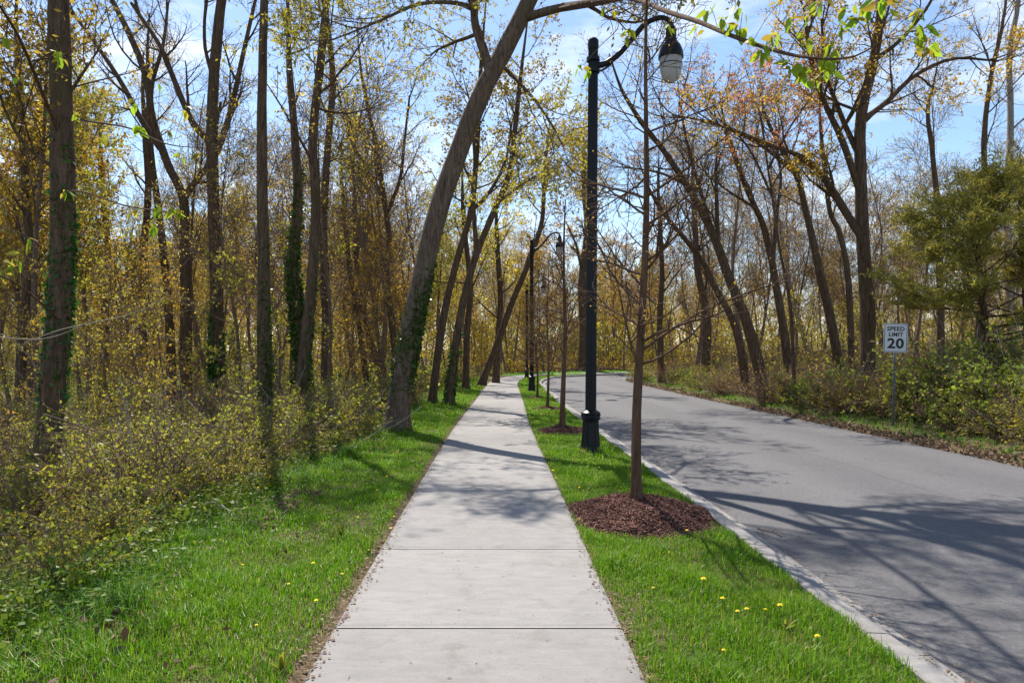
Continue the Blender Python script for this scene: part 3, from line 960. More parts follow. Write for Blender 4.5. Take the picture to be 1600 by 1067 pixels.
hero([(226, 590), (222, 480), (226, 380), (232, 300), (226, 200)], 34, 14, 8, 26, "slim trunk standing left of the thin dark trunk, gold crown", n1=10, L1=2.6, t0=0.45, leaf='gold', leaf_n=8)
hero([(471, 672), (470, 610), (480, 520), (489, 430), (494, 310), (490, 215), (503, 90), (513, -20)], 16.2, 19, 12, 27,
     "slender wavy trunk crossing in front of the heavily ivied one", n1=10, L1=2.2, t0=0.55, leaf='olive', leaf_n=4, ivy=(-0.2, 3.6, 1400, 0.05, 0.3, 0.2), extra=1.2)
hero([(474, 650), (470, 530), (456, 420), (466, 320), (461, 220), (452, 110), (450, 20)], 17.5, 24, 9, 28,
     "crooked trunk wrapped thickly in dark ivy beside a wavy slender trunk", n1=5, L1=1.4, t0=0.6, leaf_n=0, ivy=(-0.2, 5.6, 4200, 0.075, None, 0.75), extra=1.0)
hero([(508, 600), (509, 470), (506, 360), (512, 240), (520, 130), (512, 40), (500, -40)], 25, 15, 8, 29,
     "mid-distance trunk with gold leaves right of the ivied trunks", n1=12, L1=3.0, t0=0.4, leaf='gold', leaf_n=7, leaf_size=0.09)
hero([(622, 600), (612, 500), (603, 440), (607, 370), (598, 300), (588, 230), (575, 170)], 29, 13, 6, 30,
     "S-curved slim trunk left of the leaning tree with a sparse fanned crown", [
        ([(606, 330, 29), (625, 280, 29), (632, 220, 29), (640, 150, 29)], 7, 3), ([(600, 310, 29), (570, 260, 29), (545, 210, 29), (530, 150, 29)], 7, 3)],
     n1=8, L1=2.6, t0=0.5, leaf='yellowgreen', leaf_n=3, leaf_size=0.09)
hero([(678, 600), (694, 490), (716, 400), (736, 330), (744, 250), (748, 180)], 23, 13, 7, 31,
     "trunk leaning right just behind the big leaning tree", [([(736, 330, 23), (765, 300, 23), (790, 250, 23), (800, 190, 23)], 7, 3)],
     n1=9, L1=2.6, t0=0.5, leaf='olive', leaf_n=6, leaf_size=0.085)
hero([(704, 605), (718, 500), (740, 410), (772, 330), (796, 270), (805, 200)], 22, 14, 7, 32,
     "ivied trunk leaning right towards the sidewalk, second behind the leaning tree", [([(745, 400, 22), (740, 320, 22), (742, 250, 22), (735, 160, 22)], 8, 4), ([(780, 315, 22), (830, 280, 22), (875, 262, 22)], 5, 2)],
     n1=10, L1=2.5, t0=0.5, leaf='olive', leaf_n=6, leaf_size=0.085, ivy=(-0.5, 2.0, 900, 0.09, None, 0.35))
hero([(755, 592), (774, 545), (800, 472), (826, 410), (846, 350), (850, 300)], 37, 12, 6, 33,
     "small dark trunk leaning steeply right over the far end of the sidewalk", n1=10, L1=3.0, t0=0.45, leaf='gold', leaf_n=7, leaf_size=0.10)
hero([(728, 598), (730, 520), (735, 450), (728, 380)], 33, 11, 7, 34, "upright slim trunk between the leaning trees near the path bend", n1=10, L1=2.8, t0=0.45, leaf='yellowgreen', leaf_n=8, leaf_size=0.10)
hero([(775, 588), (778, 530), (782, 470), (778, 400)], 41, 11, 7, 35, "upright dark trunk close beside the steeply leaning small trunk", n1=10, L1=3.0, t0=0.4, leaf='gold', leaf_n=8, leaf_size=0.11)
hero([(573, 600), (560, 500), (548, 430), (540, 350)], 31, 10, 6, 36, "slanting thin trunk in the woods left of the S-curved trunk", n1=10, L1=2.6, t0=0.4, leaf='yellowgreen', leaf_n=8, leaf_size=0.09)
hero([(600, 596), (575, 520), (560, 450), (556, 380)], 35, 11, 6, 37, "trunk slanting left in the woods behind the S-curved trunk", n1=10, L1=2.8, t0=0.4, leaf='orange', leaf_n=8, leaf_size=0.10)
hero([(160, 600), (163, 490), (168, 400), (160, 300)], 33, 14, 8, 38, "upright trunk in the left woods with dense gold crown", n1=12, L1=3.0, t0=0.35, leaf='gold', leaf_n=10, leaf_size=0.10)
hero([(30, 640), (36, 500), (46, 400), (40, 300), (30, 150)], 21, 16, 9, 39, "trunk behind the leftmost ivied tree with a dense golden crown", n1=14, L1=2.6, t0=0.3, leaf='gold', leaf_n=10, leaf_size=0.085)

# --- right side heroes
G_R = "trees behind the bushes on the far side of the road"
hero([(1186, 578), (1165, 500), (1141, 440), (1116, 372), (1082, 305), (1040, 240), (1005, 195)], 26, 22, 9, 51, "thick dark trunk leaning left towards the road, arching limbs",
     [([(1116, 372, 26), (1095, 300, 26), (1075, 230, 26), (1062, 160, 26)], 9, 4), ([(1075, 290, 26), (1030, 270, 26), (980, 262, 26)], 6, 3), ([(1122, 385, 26), (1120, 320, 26), (1118, 262, 26)], 10, 6)],
     n1=10, L1=3.0, t0=0.5, leaf='olive', leaf_n=1, n3=6, leaf_size=0.07, group=G_R, extra=2.5)
hero([(1162, 580), (1148, 510), (1118, 450), (1092, 400), (1050, 350)], 28, 16, 7, 52, "second dark trunk leaning left, close behind the thick one", n1=10, L1=3.0, t0=0.5, leaf_n=0, n3=6, group=G_R, extra=2.5)
hero([(1233, 582), (1222, 500), (1206, 410), (1192, 350), (1165, 290), (1145, 235)], 28, 17, 8, 53, "tall dark trunk forking at mid height, right of the left-leaning pair",
     [([(1208, 410, 28), (1213, 340, 28), (1220, 280, 28), (1212, 220, 28)], 9, 4), ([(1180, 325, 28), (1140, 300, 28), (1100, 270, 28)], 6, 3)],
     n1=10, L1=2.8, t0=0.5, leaf='gold', leaf_n=2, group=G_R, extra=2)
hero([(1312, 575), (1300, 505), (1282, 430), (1262, 340), (1246, 275), (1222, 235)], 25, 19, 9, 54, "slanting dark trunk left of the big forked tree, limbs arching over the road",
     [([(1246, 275, 25), (1190, 228, 25), (1120, 195, 25), (1050, 180, 25)], 8, 4)],
     n1=10, L1=2.8, t0=0.5, leaf='orange', leaf_n=2, group=G_R, extra=2)
hero([(1356, 560), (1354, 450), (1348, 355), (1345, 260), (1345, 185), (1362, 110), (1376, 40), (1382, -60)], 21.5, 27, 14, 55, "biggest tree beyond the road, trunk forking into wide golden-leaved limbs",
     [([(1348, 372, 21.5), (1320, 330, 21.5), (1292, 285, 21.3), (1258, 248, 21), (1205, 228, 20.5), (1140, 200, 20)], 18, 5),
      ([(1344, 300, 21.5), (1316, 220, 21.5), (1288, 160, 21.2), (1268, 100, 21), (1258, 30, 21)], 15, 6),
      ([(1345, 190, 21.5), (1385, 160, 21.5), (1430, 118, 21.5), (1490, 92, 21.5), (1560, 96, 21.5)], 12, 4),
      ([(1346, 250, 21.5), (1318, 190, 21.8), (1290, 110, 22), (1284, 30, 22)], 12, 5),
      ([(1366, 95, 21.5), (1410, 60, 21.5), (1450, 10, 21.5), (1480, -50, 21.5)], 9, 4)],
     n1=11, L1=2.8, t0=0.45, n2=7, leaf='gold', leaf_n=7, leaf_size=0.075, group=G_R, limb_sub=7, extra=2.5)
hero([(1332, 575), (1326, 440), (1312, 365), (1298, 330), (1290, 260)], 30, 13, 7, 56, "slim trunk immediately left of the biggest forked tree", n1=10, L1=2.6, t0=0.5, leaf='gold', leaf_n=3, group=G_R)
hero([(1470, 480), (1466, 330), (1458, 240), (1450, 175), (1458, 140)], 30, 14, 8, 57, "bare broken-looking trunk rising above the dark cedar", n1=9, L1=2.6, t0=0.45, leaf_n=0, n3=6, group=G_R, extra=1)
hero([(1530, 470), (1540, 330), (1535, 230), (1545, 130), (1560, 60)], 33, 13, 7, 58, "thin bare tree at the right above the cedar's crown", n1=12, L1=3.0, t0=0.4, leaf='olive', leaf_n=1, n3=6, group=G_R)
hero([(1580, 480), (1574, 330), (1580, 200), (1578, 90), (1590, 20)], 36, 16, 9, 59, "pale-barked bare tree at the right edge of the photo", n1=12, L1=3.4, t0=0.4, leaf_n=0, n3=6, bark='bark_pale', group=G_R)
hero([(1268, 570), (1240, 470), (1226, 390), (1215, 330)], 38, 9, 5, 60, "thin pale slanting trunk far back between the dark trunks across the road", n1=8, L1=2.6, t0=0.4, leaf_n=0, bark='bark_pale', group=G_R)
hero([(1100, 585), (1105, 500), (1090, 420), (1085, 340)], 36, 17, 9, 61, "stout straight trunk behind the bushes across the road, left of the leaning pair", n1=12, L1=3.0, t0=0.4, leaf='orange', leaf_n=2, group=G_R)
hero([(1034, 590), (1030, 510), (1034, 430), (1030, 340)], 42, 12, 7, 62, "upright trunk across the road just right of the nearest young tree", n1=12, L1=3.2, t0=0.35, leaf='orange', leaf_n=4, leaf_size=0.1, group=G_R)
hero([(913, 582), (915, 510), (912, 440), (920, 360), (915, 300)], 66, 24, 12, 63, "broad-trunked tree beyond the road bend, behind the nearest lamp post", n1=14, L1=4.5, t0=0.35, n2=8, leaf='gold', leaf_n=8, leaf_size=0.16, L2=1.8, L3=0.9, group="trees beyond the road bend", rmin=0.012)
# red-budding small tree
hero([(1240, 575), (1234, 480), (1216, 380), (1205, 300), (1196, 240), (1190, 190)], 22, 6, 3, 64, "small tree with red spring buds high over the far road edge",
     [([(1200, 265, 22), (1228, 210, 21.6), (1262, 160, 21.2)], 4, 2), ([(1208, 310, 22), (1165, 225, 21.6), (1105, 172, 21.2)], 4, 2), ([(1197, 245, 22), (1190, 190, 22.4), (1175, 150, 22.8)], 3, 2), ([(1204, 295, 22), (1240, 230, 22.5), (1250, 195, 23)], 3, 2)],
     n1=2, L1=1.8, t0=.7, n2=5, L2=0.9, n3=4, L3=0.45, leaf='red', leaf_n=8, leaf_size=0.075, group=None, extra=0.6, limb_sub=4, leaf_frac=.8)

# --- young bare street trees with long thin side branches
def young_tree(x, y, H, dbh, seed, label, nb, lean=0.0, u_top=None):
    rng = rg(seed)
    zb = zr(y) + 0.08
    n = 24
    t = np.linspace(0, 1, n)
    P = np.stack([x + lean * t + 0.02 * np.sin(t * 9 + seed), y + 0.03 * np.sin(t * 7), zb - 0.25 + (H + 0.25) * t], -1)
    R = dbh / 2 * (1 - 0.86 * t) + 0.003
    root = empty("young_street_tree", (x, y, zb), label, "tree", "young bare trees planted in the grass strip")
    base = np.array([x, y, zb])
    v, q = tubes(P, R * (1 + 0.35 * np.exp(-np.maximum(P[:, 2] - zb, 0) / 0.12)), 12, wob=0.03, rng=rng)
    MB().add(v, q).obj("trunk", 'bark_young', root, True, base)
    P1, R1 = grow(P[None], np.minimum(R, 0.03)[None], nb, 0.27, 0.97, 1.45, 1.22, 8, 0.035, 0.10, 0.5, rng, 0.78, 0.0042, 1.0)
    keep_ = ~((P1[:, 0, 2] > zb + .62 * H) & (np.arange(len(P1)) % 2 == 0))
    P1, R1 = P1[keep_], R1[keep_]
    mb = MB()
    v, q = tubes(P1, R1, 5); mb.add(v, q)
    P2, R2 = grow(P1, R1, 8, 0.15, 1.0, 0.48, 0.85, 5, 0.04, 0.13, 0.7, rng, 0.4, 0.003)
    v, q = tubes(P2, R2, 4); mb.add(v, q)
    P3, R3 = grow(P2, R2, 4, 0.2, 1.0, 0.2, 0.8, 4, 0.03, 0.15, 0.7, rng, 0.3, 0.0024)
    v, q = tubes(P3, R3, 3); mb.add(v, q)
    tag(mb.obj("branches", 'bark_young', root, True, base), kind="stuff")
    # buds
    pos = along(P3, 1, rng, 0.7)
    v, q = leaf_quads(pos, 0.018, rng, 0.6)
    tag(MB().add(v, q).obj("buds", 'orange', root, False, base), kind="stuff")
    return root
YT = [(1.345, 6.95), (1.325, 14.5), (1.46, 20.75), (1.44, 26.0)]
young_tree(*YT[0], 5.1, 0.105, 3, "nearest young bare street tree on a large mulch mound", 36, 0.12)
young_tree(*YT[1], 4.6, 0.115, 4, "second young bare street tree on a small mulch ring", 36, 0.04)
young_tree(*YT[2], 4.0, 0.08, 5, "third young bare street tree between kerb and sidewalk", 34)
young_tree(*YT[3], 3.4, 0.08, 6, "farthest young bare street tree, beside the mid-distance lamp", 30)

# ------------------------------------------------------------------ mulch
def mulch(x, y, rx, ry, h, seed, label, nchip):
    rng = rg(seed)
    zb = zr(y)
    root = empty("mulch_mound", (x, y, zb), label, "mulch", "mulch mounds round the young trees")
    nr, na = 22, 56
    def hf(px, py):
        rr = np.hypot((px) / rx, (py) / ry)
        an = np.arctan2(py, px)
        edge = 1 + 0.12 * np.sin(3 * an + seed) + 0.07 * np.sin(7 * an + 2) + .03 * np.sin(13 * an)
        t = np.clip(rr / edge, 0, 1)
        hh = h * (1 - t ** 2.0) ** 1.3
        hh = hh + 0.035 * np.sin(px * 9 + seed) * np.sin(py * 11) * (1 - t) + 0.02 * np.sin(px * 23 + py * 17) * (1 - t)
        return hh - 0.012 - 0.05 * np.clip(rr / edge - 1, 0, 1)
    r = np.linspace(0, 1.12, nr)[:, None]; a = (np.arange(na) / na * 2 * np.pi)[None]
    px, py = (rx * r * np.cos(a)).ravel(), (ry * r * np.sin(a)).ravel()
    px = np.clip(px, 0.735 - x, 2.02 - x)
    z = hf(px, py) + zr(y + py) - zb + 0.006 * rng.standard_normal(len(px))
    V = np.column_stack([px, py, z])
    i = np.arange(nr - 1)[:, None] * na; j = np.arange(na)[None]; j2 = (j + 1) % na
    q = np.stack([i + j, i + j2, i + na + j2, i + na + j], -1).reshape(-1, 4)[:, ::-1]
    MB().add(V, q).obj("mound", 'mulch', root, True)
    n = nchip
    rr, an = np.sqrt(rng.random(n)) * np.where(rng.random(n) < .12, rng.uniform(1, 1.22, n), 1.02), rng.uniform(0, 2 * np.pi, n)
    px, py = rx * rr * np.cos(an), ry * rr * np.sin(an)
    k = (px > 0.74 - x) & (px < 2.0 - x)
    px, py = px[k], py[k]
    z = hf(px, py) + zr(y + py) - zb + 0.006 + 0.012 * rng.random(len(px))
    pos = np.column_stack([px, py, z])
    m = len(pos)
    d = rng.standard_normal((m, 3)); d[:, 2] *= 0.35; d = nrm(d)
    up = rng.standard_normal((m, 3)) * 0.45; up[:, 2] += 1
    s = nrm(np.cross(d, up)); nn_ = np.cross(s, d)
    L = rng.uniform(0.012, 0.05, (m, 1)); Wd = rng.uniform(0.004, 0.013, (m, 1)); T = 0.004
    c = []
    for sx in (-1, 1):
        for sy in (-1, 1):
            for szz in (-1, 1):
                c.append(pos + d * L / 2 * sx + s * Wd / 2 * sy * (1 if sx < 0 else 0.6) + nn_ * T / 2 * szz)
    V = np.stack(c, 1).reshape(-1, 3)
    fq = np.array([[0, 1, 3, 2], [4, 6, 7, 5], [0, 4, 5, 1], [2, 3, 7, 6], [1, 5, 7, 3]])
    q = (np.arange(m)[:, None, None] * 8 + fq[None]).reshape(-1, 4)
    tag(MB().add(V, q).obj("wood_chips", 'chips', root), kind="stuff")
mulch(YT[0][0] + 0.03, YT[0][1] - 0.05, 0.72, 0.78, 0.165, 1, "large brown mulch mound around the nearest young tree", 6500)
mulch(YT[1][0], YT[1][1], 0.60, 0.62, 0.12, 2, "small brown mulch mound around the second young tree", 3000)
mulch(YT[2][0], YT[2][1], 0.50, 0.5, 0.07, 3, "thin worn mulch patch around the third young tree", 600)
mulch(YT[3][0], YT[3][1], 0.45, 0.5, 0.06, 4, "thin worn mulch patch around the farthest young tree", 400)

# ------------------------------------------------------------------ cedar on the right
def cedar(x, y, H, Rw, seed, label, dens=1.0):
    rng = rg(seed)
    zb = gz(x, y); base = np.array([x, y, zb])
    root = empty("cedar_tree", base, label, "tree", None)
    n = 20; t = np.linspace(0, 1, n)
    P = np.stack([x + 0.15 * np.sin(t * 5), y + 0.1 * np.sin(t * 4), zb - 0.2 + (H + .2) * t], -1)
    R = 0.13 * (1 - 0.85 * t)
    v, q = tubes(P, R, 12, wob=0.04, rng=rng)
    MB().add(v, q).obj("trunk", 'bark', root, True, base)
    nb = int(40 * dens)
    P1, R1 = grow(P[None], R[None], nb, 0.33, 0.98, Rw, 1.3, 8, 0.03, 0.08, 0.35, rng, 0.55, 0.008)
    P2, R2 = grow(P1, R1, 10, 0.35, 1.0, Rw * 0.30, 0.7, 5, 0.04, 0.10, 0.6, rng, 0.4, 0.004, 0.25)
    P3, R3 = grow(P2, R2, 7, 0.1, 1.0, Rw * 0.13, 0.6, 4, 0.08, 0.10, 0.6, rng, 0.3, 0.003, 0.35)
    mb = MB()
    for a, b, s in ((P1, R1, 5), (P2, R2, 4)):
        v, q = tubes(a, b, s); mb.add(v, q)
    tag(mb.obj("branches", 'bark', root, True, base), kind="stuff")
    pos = along(P3, 15, rng, 0.0, 0.015)
    v, q = leaf_quads(pos, 0.10, rng, 0.2)
    tag(MB().add(v, q).obj("crown", 'cedar', root, False, base), kind="stuff")
cedar(11.7, 17.4, 5.4, 2.7, 70, "dark olive evergreen cedar behind the sign at the right", 1.0)
cedar(13.6, 18.6, 6.4, 2.5, 71, "taller cedar at the right edge of the photo, behind the other", 0.8)

# ------------------------------------------------------------------ background wood: archetypes and copies
def archetype(seed, H, r0, t0, n1, L1, n2, L2, n3, L3, leaf_n, leaf_size, leaf, bark='bark_far', name="forest_tree", up=0.12, ang=0.8, frac=1.0, label="tree", bend=0.5):
    rng = rg(seed)
    n = 16; t = np.linspace(0, 1, n)
    ph = rng.uniform(0, 6, 4)
    P = np.stack([bend * (np.sin(t * 3 + ph[0]) - np.sin(ph[0])) + 0.12 * np.sin(t * 11 + ph[2]), bend * (np.sin(t * 2.6 + ph[1]) - np.sin(ph[1])), -0.3 + (H + .3) * t], -1)
    R = r0 * (1 - 0.85 * t ** 0.9)
    root = bpy.data.objects.new(name, None)
    root.empty_display_size = 0.2
    tr = R * (1 + 0.5 * np.exp(-np.maximum(P[:, 2], 0) / 0.25))
    v, q = tubes(P, tr, 8, wob=0.04, rng=rng)
    MB().add(v, q).obj("trunk", bark, root, True)
    P1, R1 = grow(P[None], R[None], n1, t0, 0.99, L1, ang, 6, up, 0.11, 0.42, rng, 0.5, 0.010)
    P2, R2 = grow(P1, R1, n2, 0.2, 1.0, L2, 0.8, 5, 0.05, 0.14, 0.6, rng, 0.4, 0.008)
    P3, R3 = grow(P2, R2, n3, 0.15, 1.0, L3, 0.8, 3, 0.03, 0.16, 0.6, rng, 0.3, 0.006)
    mb = MB()
    for a, b, s in ((P1, R1, 5), (P2, R2, 3), (P3, R3, 3)):
        v, q = tubes(a, b, s); mb.add(v, q)
    tag(mb.obj("branches", bark, root, True), kind="stuff")
    if leaf_n:
        Pl = P3 if frac >= 1 else P3[rng.random(len(P3)) < frac]
        v, q = leaf_quads(along(Pl, leaf_n, rng, 0.45, leaf_size * .55), leaf_size, rng, 0.6, var=.5)
        tag(MB().add(v, q).obj("crown", leaf, root), kind="stuff")
    root["category"] = "tree"
    root["label"] = label
    return root

protos = {}
def proto(key, **kw):
    protos[key] = [archetype(**kw), False]
TL = dict(gold="golden-crowned wood tree", olive="yellow-green wood tree", orange="orange-brown budding wood tree", bare="nearly bare wood tree",
          under="small golden understorey tree", under2="small yellow-green understorey tree")
MARKS = [(92, "the leftmost ivied trunk"), (228, "the slim gold-crowned trunk"), (290, "the antler-limbed tree"), (338, "the high-forking ivied trunk"), (412, "the straight verge trunk"), (466, "the crooked ivied trunk"),
         (508, "the gold-leaved mid trunk"), (606, "the S-curved trunk"), (650, "the big leaning tree"), (720, "the right-leaning ivied trunk"), (785, "the steeply leaning small trunk"), (830, "the mid-distance lamp"), (880, "the second young tree"), (924, "the nearest lamp"),
         (1000, "the nearest young tree"), (1100, "the stout straight trunk"), (1170, "the thick left-leaning trunk"), (1228, "the mid-height forking trunk"), (1302, "the slanting dark trunk"), (1352, "the biggest forked tree"), (1398, "the speed limit sign"), (1470, "the broken-looking trunk"), (1545, "the tall cedar")]
NAMED = []
def assign_labels():
    buckets = {}
    for o, base in NAMED:
        x, y = o.location.x, o.location.y
        u = U0 + x / y * F
        mu, mn = min(MARKS, key=lambda m: abs(m[0] - u))
        side = "left" if u < mu else "right"
        row = "close up" if y < 12 else "mid-distance" if y < 25 else "farther back" if y < 50 else "far off"
        buckets.setdefault((base, mn, side, row), []).append((abs(u - mu), o))
    words = ["nearest", "second", "third", "fourth", "fifth", "sixth", "seventh", "eighth", "ninth", "tenth"]
    for (base, mn, side, row), lst in buckets.items():
        lst.sort(key=lambda a: a[0])
        for i, (_, o) in enumerate(lst):
            pre = "" if len(lst) == 1 else (words + ["eleventh", "twelfth", "thirteenth", "fourteenth", "fifteenth", "sixteenth"])[min(i, 15)] + " "
            o["label"] = f"{base}, {row}, {pre}{side} of {mn}"
proto('gold1', seed=101, H=14, r0=.11, t0=.33, n1=20, L1=3.2, n2=8, L2=1.4, n3=6, L3=.7, leaf_n=9, leaf_size=.095, leaf='gold', label=TL['gold'])
proto('gold2', seed=102, H=12, r0=.10, t0=.28, n1=20, L1=2.8, n2=8, L2=1.3, n3=6, L3=.7, leaf_n=9, leaf_size=.095, leaf='gold', label=TL['gold'], bend=0.9)
proto('olive1', seed=103, H=13, r0=.105, t0=.3, n1=20, L1=3.0, n2=8, L2=1.3, n3=6, L3=.7, leaf_n=9, leaf_size=.095, leaf='yellowgreen', label=TL['olive'])
proto('orange1', seed=104, H=14, r0=.115, t0=.35, n1=20, L1=3.2, n2=8, L2=1.4, n3=6, L3=.7, leaf_n=9, leaf_size=.095, leaf='orange', label=TL['orange'])
proto('bare1', seed=105, H=14, r0=.115, t0=.35, n1=18, L1=3.4, n2=9, L2=1.5, n3=7, L3=.8, leaf_n=3, leaf_size=.065, leaf='orange', frac=.8, bark='bark_bare', label=TL['bare'], bend=0.8)
proto('bare2', seed=106, H=12, r0=.09, t0=.3, n1=18, L1=3.0, n2=9, L2=1.4, n3=7, L3=.8, leaf_n=3, leaf_size=.065, leaf='gold', frac=.8, bark='bark_bare', label=TL['bare'], bend=1.1)
proto('under1', seed=107, H=5.5, r0=.06, t0=.2, n1=16, L1=2.0, n2=7, L2=1.0, n3=5, L3=.5, leaf_n=5, leaf_size=.07, leaf='gold', label=TL['under'], bend=0.6, up=0.03, ang=1.05)
proto('under2', seed=108, H=4.5, r0=.05, t0=.2, n1=16, L1=1.8, n2=7, L2=.9, n3=5, L3=.5, leaf_n=5, leaf_size=.068, leaf='yellowgreen', label=TL['under2'], bend=0.6, up=0.03, ang=1.05)

def place(key, x, y, rz, s, where):
    pr = protos[key]
    z = gz(x, y)
    group = "wood trees " + where
    if not pr[1]:
        o = pr[0]; link(o); pr[1] = True
        o.location = (x, y, z); o.rotation_euler = (0, 0, rz); o.scale = s
        o["group"] = group
    else:
        o = copy_tree(pr[0], (x, y, z), rz, s, None, group)
    NAMED.append((o, BASE[key]))
    return o
BASE = {k: v[0]["label"] for k, v in protos.items()}

rp_ = rg(500)
def scatter(n, region, mind, keys, where, smin=0.8, smax=1.2, taken=[]):
    c = 0; tries = 0
    while c < n and tries < n * 60:
        tries += 1
        x, y = region(rp_)
        if any((x - a) ** 2 + (y - b) ** 2 < mind ** 2 for a, b in taken):
            continue
        if abs(x) / max(y, 1) > 0.8: continue
        ds = float(sdist(S_C, x, y)[0]); dr = float(sdist(R_C, x, y)[0])
        if not (ds < -3.2 or dr > 2.2): continue
        taken.append((x, y)); c += 1
        k = keys[rp_.integers(len(keys))]
        s = rp_.uniform(smin, smax)
        place(k, x, y, rp_.uniform(0, 6.28), (s * rp_.uniform(.9, 1.1), s * rp_.uniform(.9, 1.1), s), where)
LW, RW, BW = "in the left woods", "in the woods across the road", "beyond the road bend"
def reg_wedge(y0, y1, u0, u1):
    def f(r):
        y = math.sqrt(r.uniform(y0 * y0, y1 * y1)); u = r.uniform(u0, u1)
        return (u - U0) / F * y, y
    return f
scatter(8, reg_wedge(20, 34, -30, 150), 2.2, ['gold2', 'gold1', 'olive1'], LW, .8, 1.1)
scatter(30, reg_wedge(22, 46, -60, 760), 1.9, ['bare1', 'bare2', 'bare2'], LW, .75, 1.05)
scatter(46, reg_wedge(44, 80, -60, 800), 2.2, ['bare1', 'gold2', 'bare2', 'orange1'], LW, .7, 1.0)
scatter(14, reg_wedge(36, 56, 60, 740), 2.4, ['gold2', 'olive1', 'orange1', 'gold2'], LW, .62, .85)
scatter(54, reg_wedge(50, 105, -60, 800), 2.6, ['gold1', 'gold2', 'olive1', 'orange1', 'gold1'], LW)
scatter(32, reg_wedge(15, 50, -60, 740), 1.8, ['under1', 'under2', 'under1'], LW, 0.7, 1.1)
scatter(44, reg_wedge(30, 64, 990, 1650), 2.0, ['bare1', 'bare2', 'bare2'], RW, 0.7, 1.0)
scatter(64, reg_wedge(60, 120, 960, 1650), 2.4, ['bare1', 'orange1', 'bare2', 'bare2', 'bare1', 'gold2'], RW, 0.8, 1.1)
scatter(20, reg_wedge(28, 70, 990, 1600), 2.0, ['under1', 'under2'], RW, 0.6, 0.9)
scatter(50, reg_wedge(70, 125, 720, 1060), 2.2, ['gold1', 'orange1', 'gold2', 'bare2', 'bare1'], BW, 0.8, 1.15)
scatter(34, reg_wedge(70, 110, 740, 1060), 1.8, ['under1', 'under2', 'under1'], BW, 0.8, 1.2)

# ------------------------------------------------------------------ shrubs
def shrub_proto(seed, H, Rw, nst, leaf, leaf_n, leaf_size, label, name="shrub", dens=1.0):
    rng = rg(seed)
    root = bpy.data.objects.new(name, None); root.empty_display_size = 0.2
    st = np.stack([rng.normal(0, .12, nst), rng.normal(0, .12, nst), np.full(nst, -0.08)], -1)
    d = nrm(np.stack([rng.normal(0, .55, nst), rng.normal(0, .55, nst), np.full(nst, 1.0)], -1))
    pts = [st]; ln = H * rng.uniform(.6, 1.1, (nst, 1))
    for k in range(7):
        d = nrm(d + .16 * rng.standard_normal(d.shape) + np.array([0, 0, -0.03 * k]))
        pts.append(pts[-1] + d * ln / 7)
    P1 = np.stack(pts, 1); R1 = np.linspace(.014, .006, 8)[None] * rng.uniform(.6, 1.2, (nst, 1))
    P2, R2 = grow(P1, R1, 5, .15, 1.0, Rw * .75, .8, 5, .05, .16, .7, rng, .4, .0042)
    P3, R3 = grow(P2, R2, 4, .15, 1.0, Rw * .36, .9, 4, .03, .2, .7, rng, .3, .003)
    mb = MB()
    for a, b, s in ((P1, R1, 5), (P2, R2, 3), (P3, R3, 3)):
        v, q = tubes(a, b, s); mb.add(v, q)
    tag(mb.obj("stems", 'wood', root, True), kind="stuff")
    sel = rng.random(len(P3)) < .72
    pos = np.vstack([along(P3[sel], int(leaf_n * .8), rng, .1, .012), along(P2, leaf_n // 2, rng, .3, .012)])
    v, q = leaf_quads(pos, leaf_size, rng, .62, up=.35, var=.75)
    # dead stalks standing clear of the leaves
    Pd, Rd = grow(P1, R1, 1, .0, .5, H * .9, .5, 6, .12, .1, .6, rng, .2, .004)
    v2, q2 = tubes(Pd[::3], Rd[::3], 4)
    MB().add(v2, q2).obj("dead_stalks", 'wood_pale', root, True)["kind"] = "stuff"
    tag(MB().add(v, q).obj("foliage", leaf, root), kind="stuff")
    root["category"] = "shrub"
    BASE_S[name + str(seed)] = label
    sprotos[seed] = [root, False, label]
BASE_S, sprotos = {}, {}
shrub_proto(201, 1.5, .8, 20, 'shrub', 13, .036, "yellow-green twiggy shrub")
shrub_proto(202, 1.2, .8, 22, 'shrub', 13, .035, "low yellow-green shrub")
shrub_proto(203, 1.9, .8, 18, 'shrub', 8, .034, "tall thin golden-green shrub")
shrub_proto(204, 1.3, .8, 18, 'shrub_green', 11, .048, "fresh green bushy shrub")
shrub_proto(205, 1.7, .9, 16, 'shrub_green', 10, .052, "tall fresh green shrub")
shrub_proto(206, 0.9, .8, 18, 'cover', 10, .042, "low dark green bramble")
shrub_proto(207, 1.7, .9, 26, 'orange', 2, .04, "leafless brown bush")

def put_shrub(seed, x, y, s, where, sz=None, rng=rp_):
    pr = sprotos[seed]
    z = gz(x, y)
    label = pr[2] + " " + where
    sc3 = (s * rng.uniform(.9, 1.15), s * rng.uniform(.9, 1.15), (sz or s) * rng.uniform(.9, 1.1))
    rz = rng.uniform(0, 6.28)
    if not pr[1]:
        o = pr[0]; link(o); pr[1] = True
        o.location = (x, y, z); o.rotation_euler = (0, 0, rz); o.scale = sc3
        o["label"] = label; o["group"] = "shrubs " + where
    else:
        o = copy_tree(pr[0], (x, y, z), rz, sc3, label, "shrubs " + where)
    NAMED.append((o, pr[2]))
def scatter_shrubs(n, region, mind, keys, where, smin, smax, lmin=None, rmin=None, taken=None):
    taken = [] if taken is None else taken
    c = tries = 0
    while c < n and tries < n * 50:
        tries += 1
        x, y = region(rp_)
        if any((x - a) ** 2 + (y - b) ** 2 < mind ** 2 for a, b in taken): continue
        if abs(x - .2) / y > 0.78: continue
        ds = float(sdist(S_C, x, y)[0]); dr = float(sdist(R_C, x, y)[0])
        if ds < 0:
            if lmin is None or -ds - S_HW < lmin: continue
        elif rmin is None or dr < rmin: continue
        taken.append((x, y)); c += 1
        put_shrub(keys[rp_.integers(len(keys))], x, y, rp_.uniform(smin, smax), where)
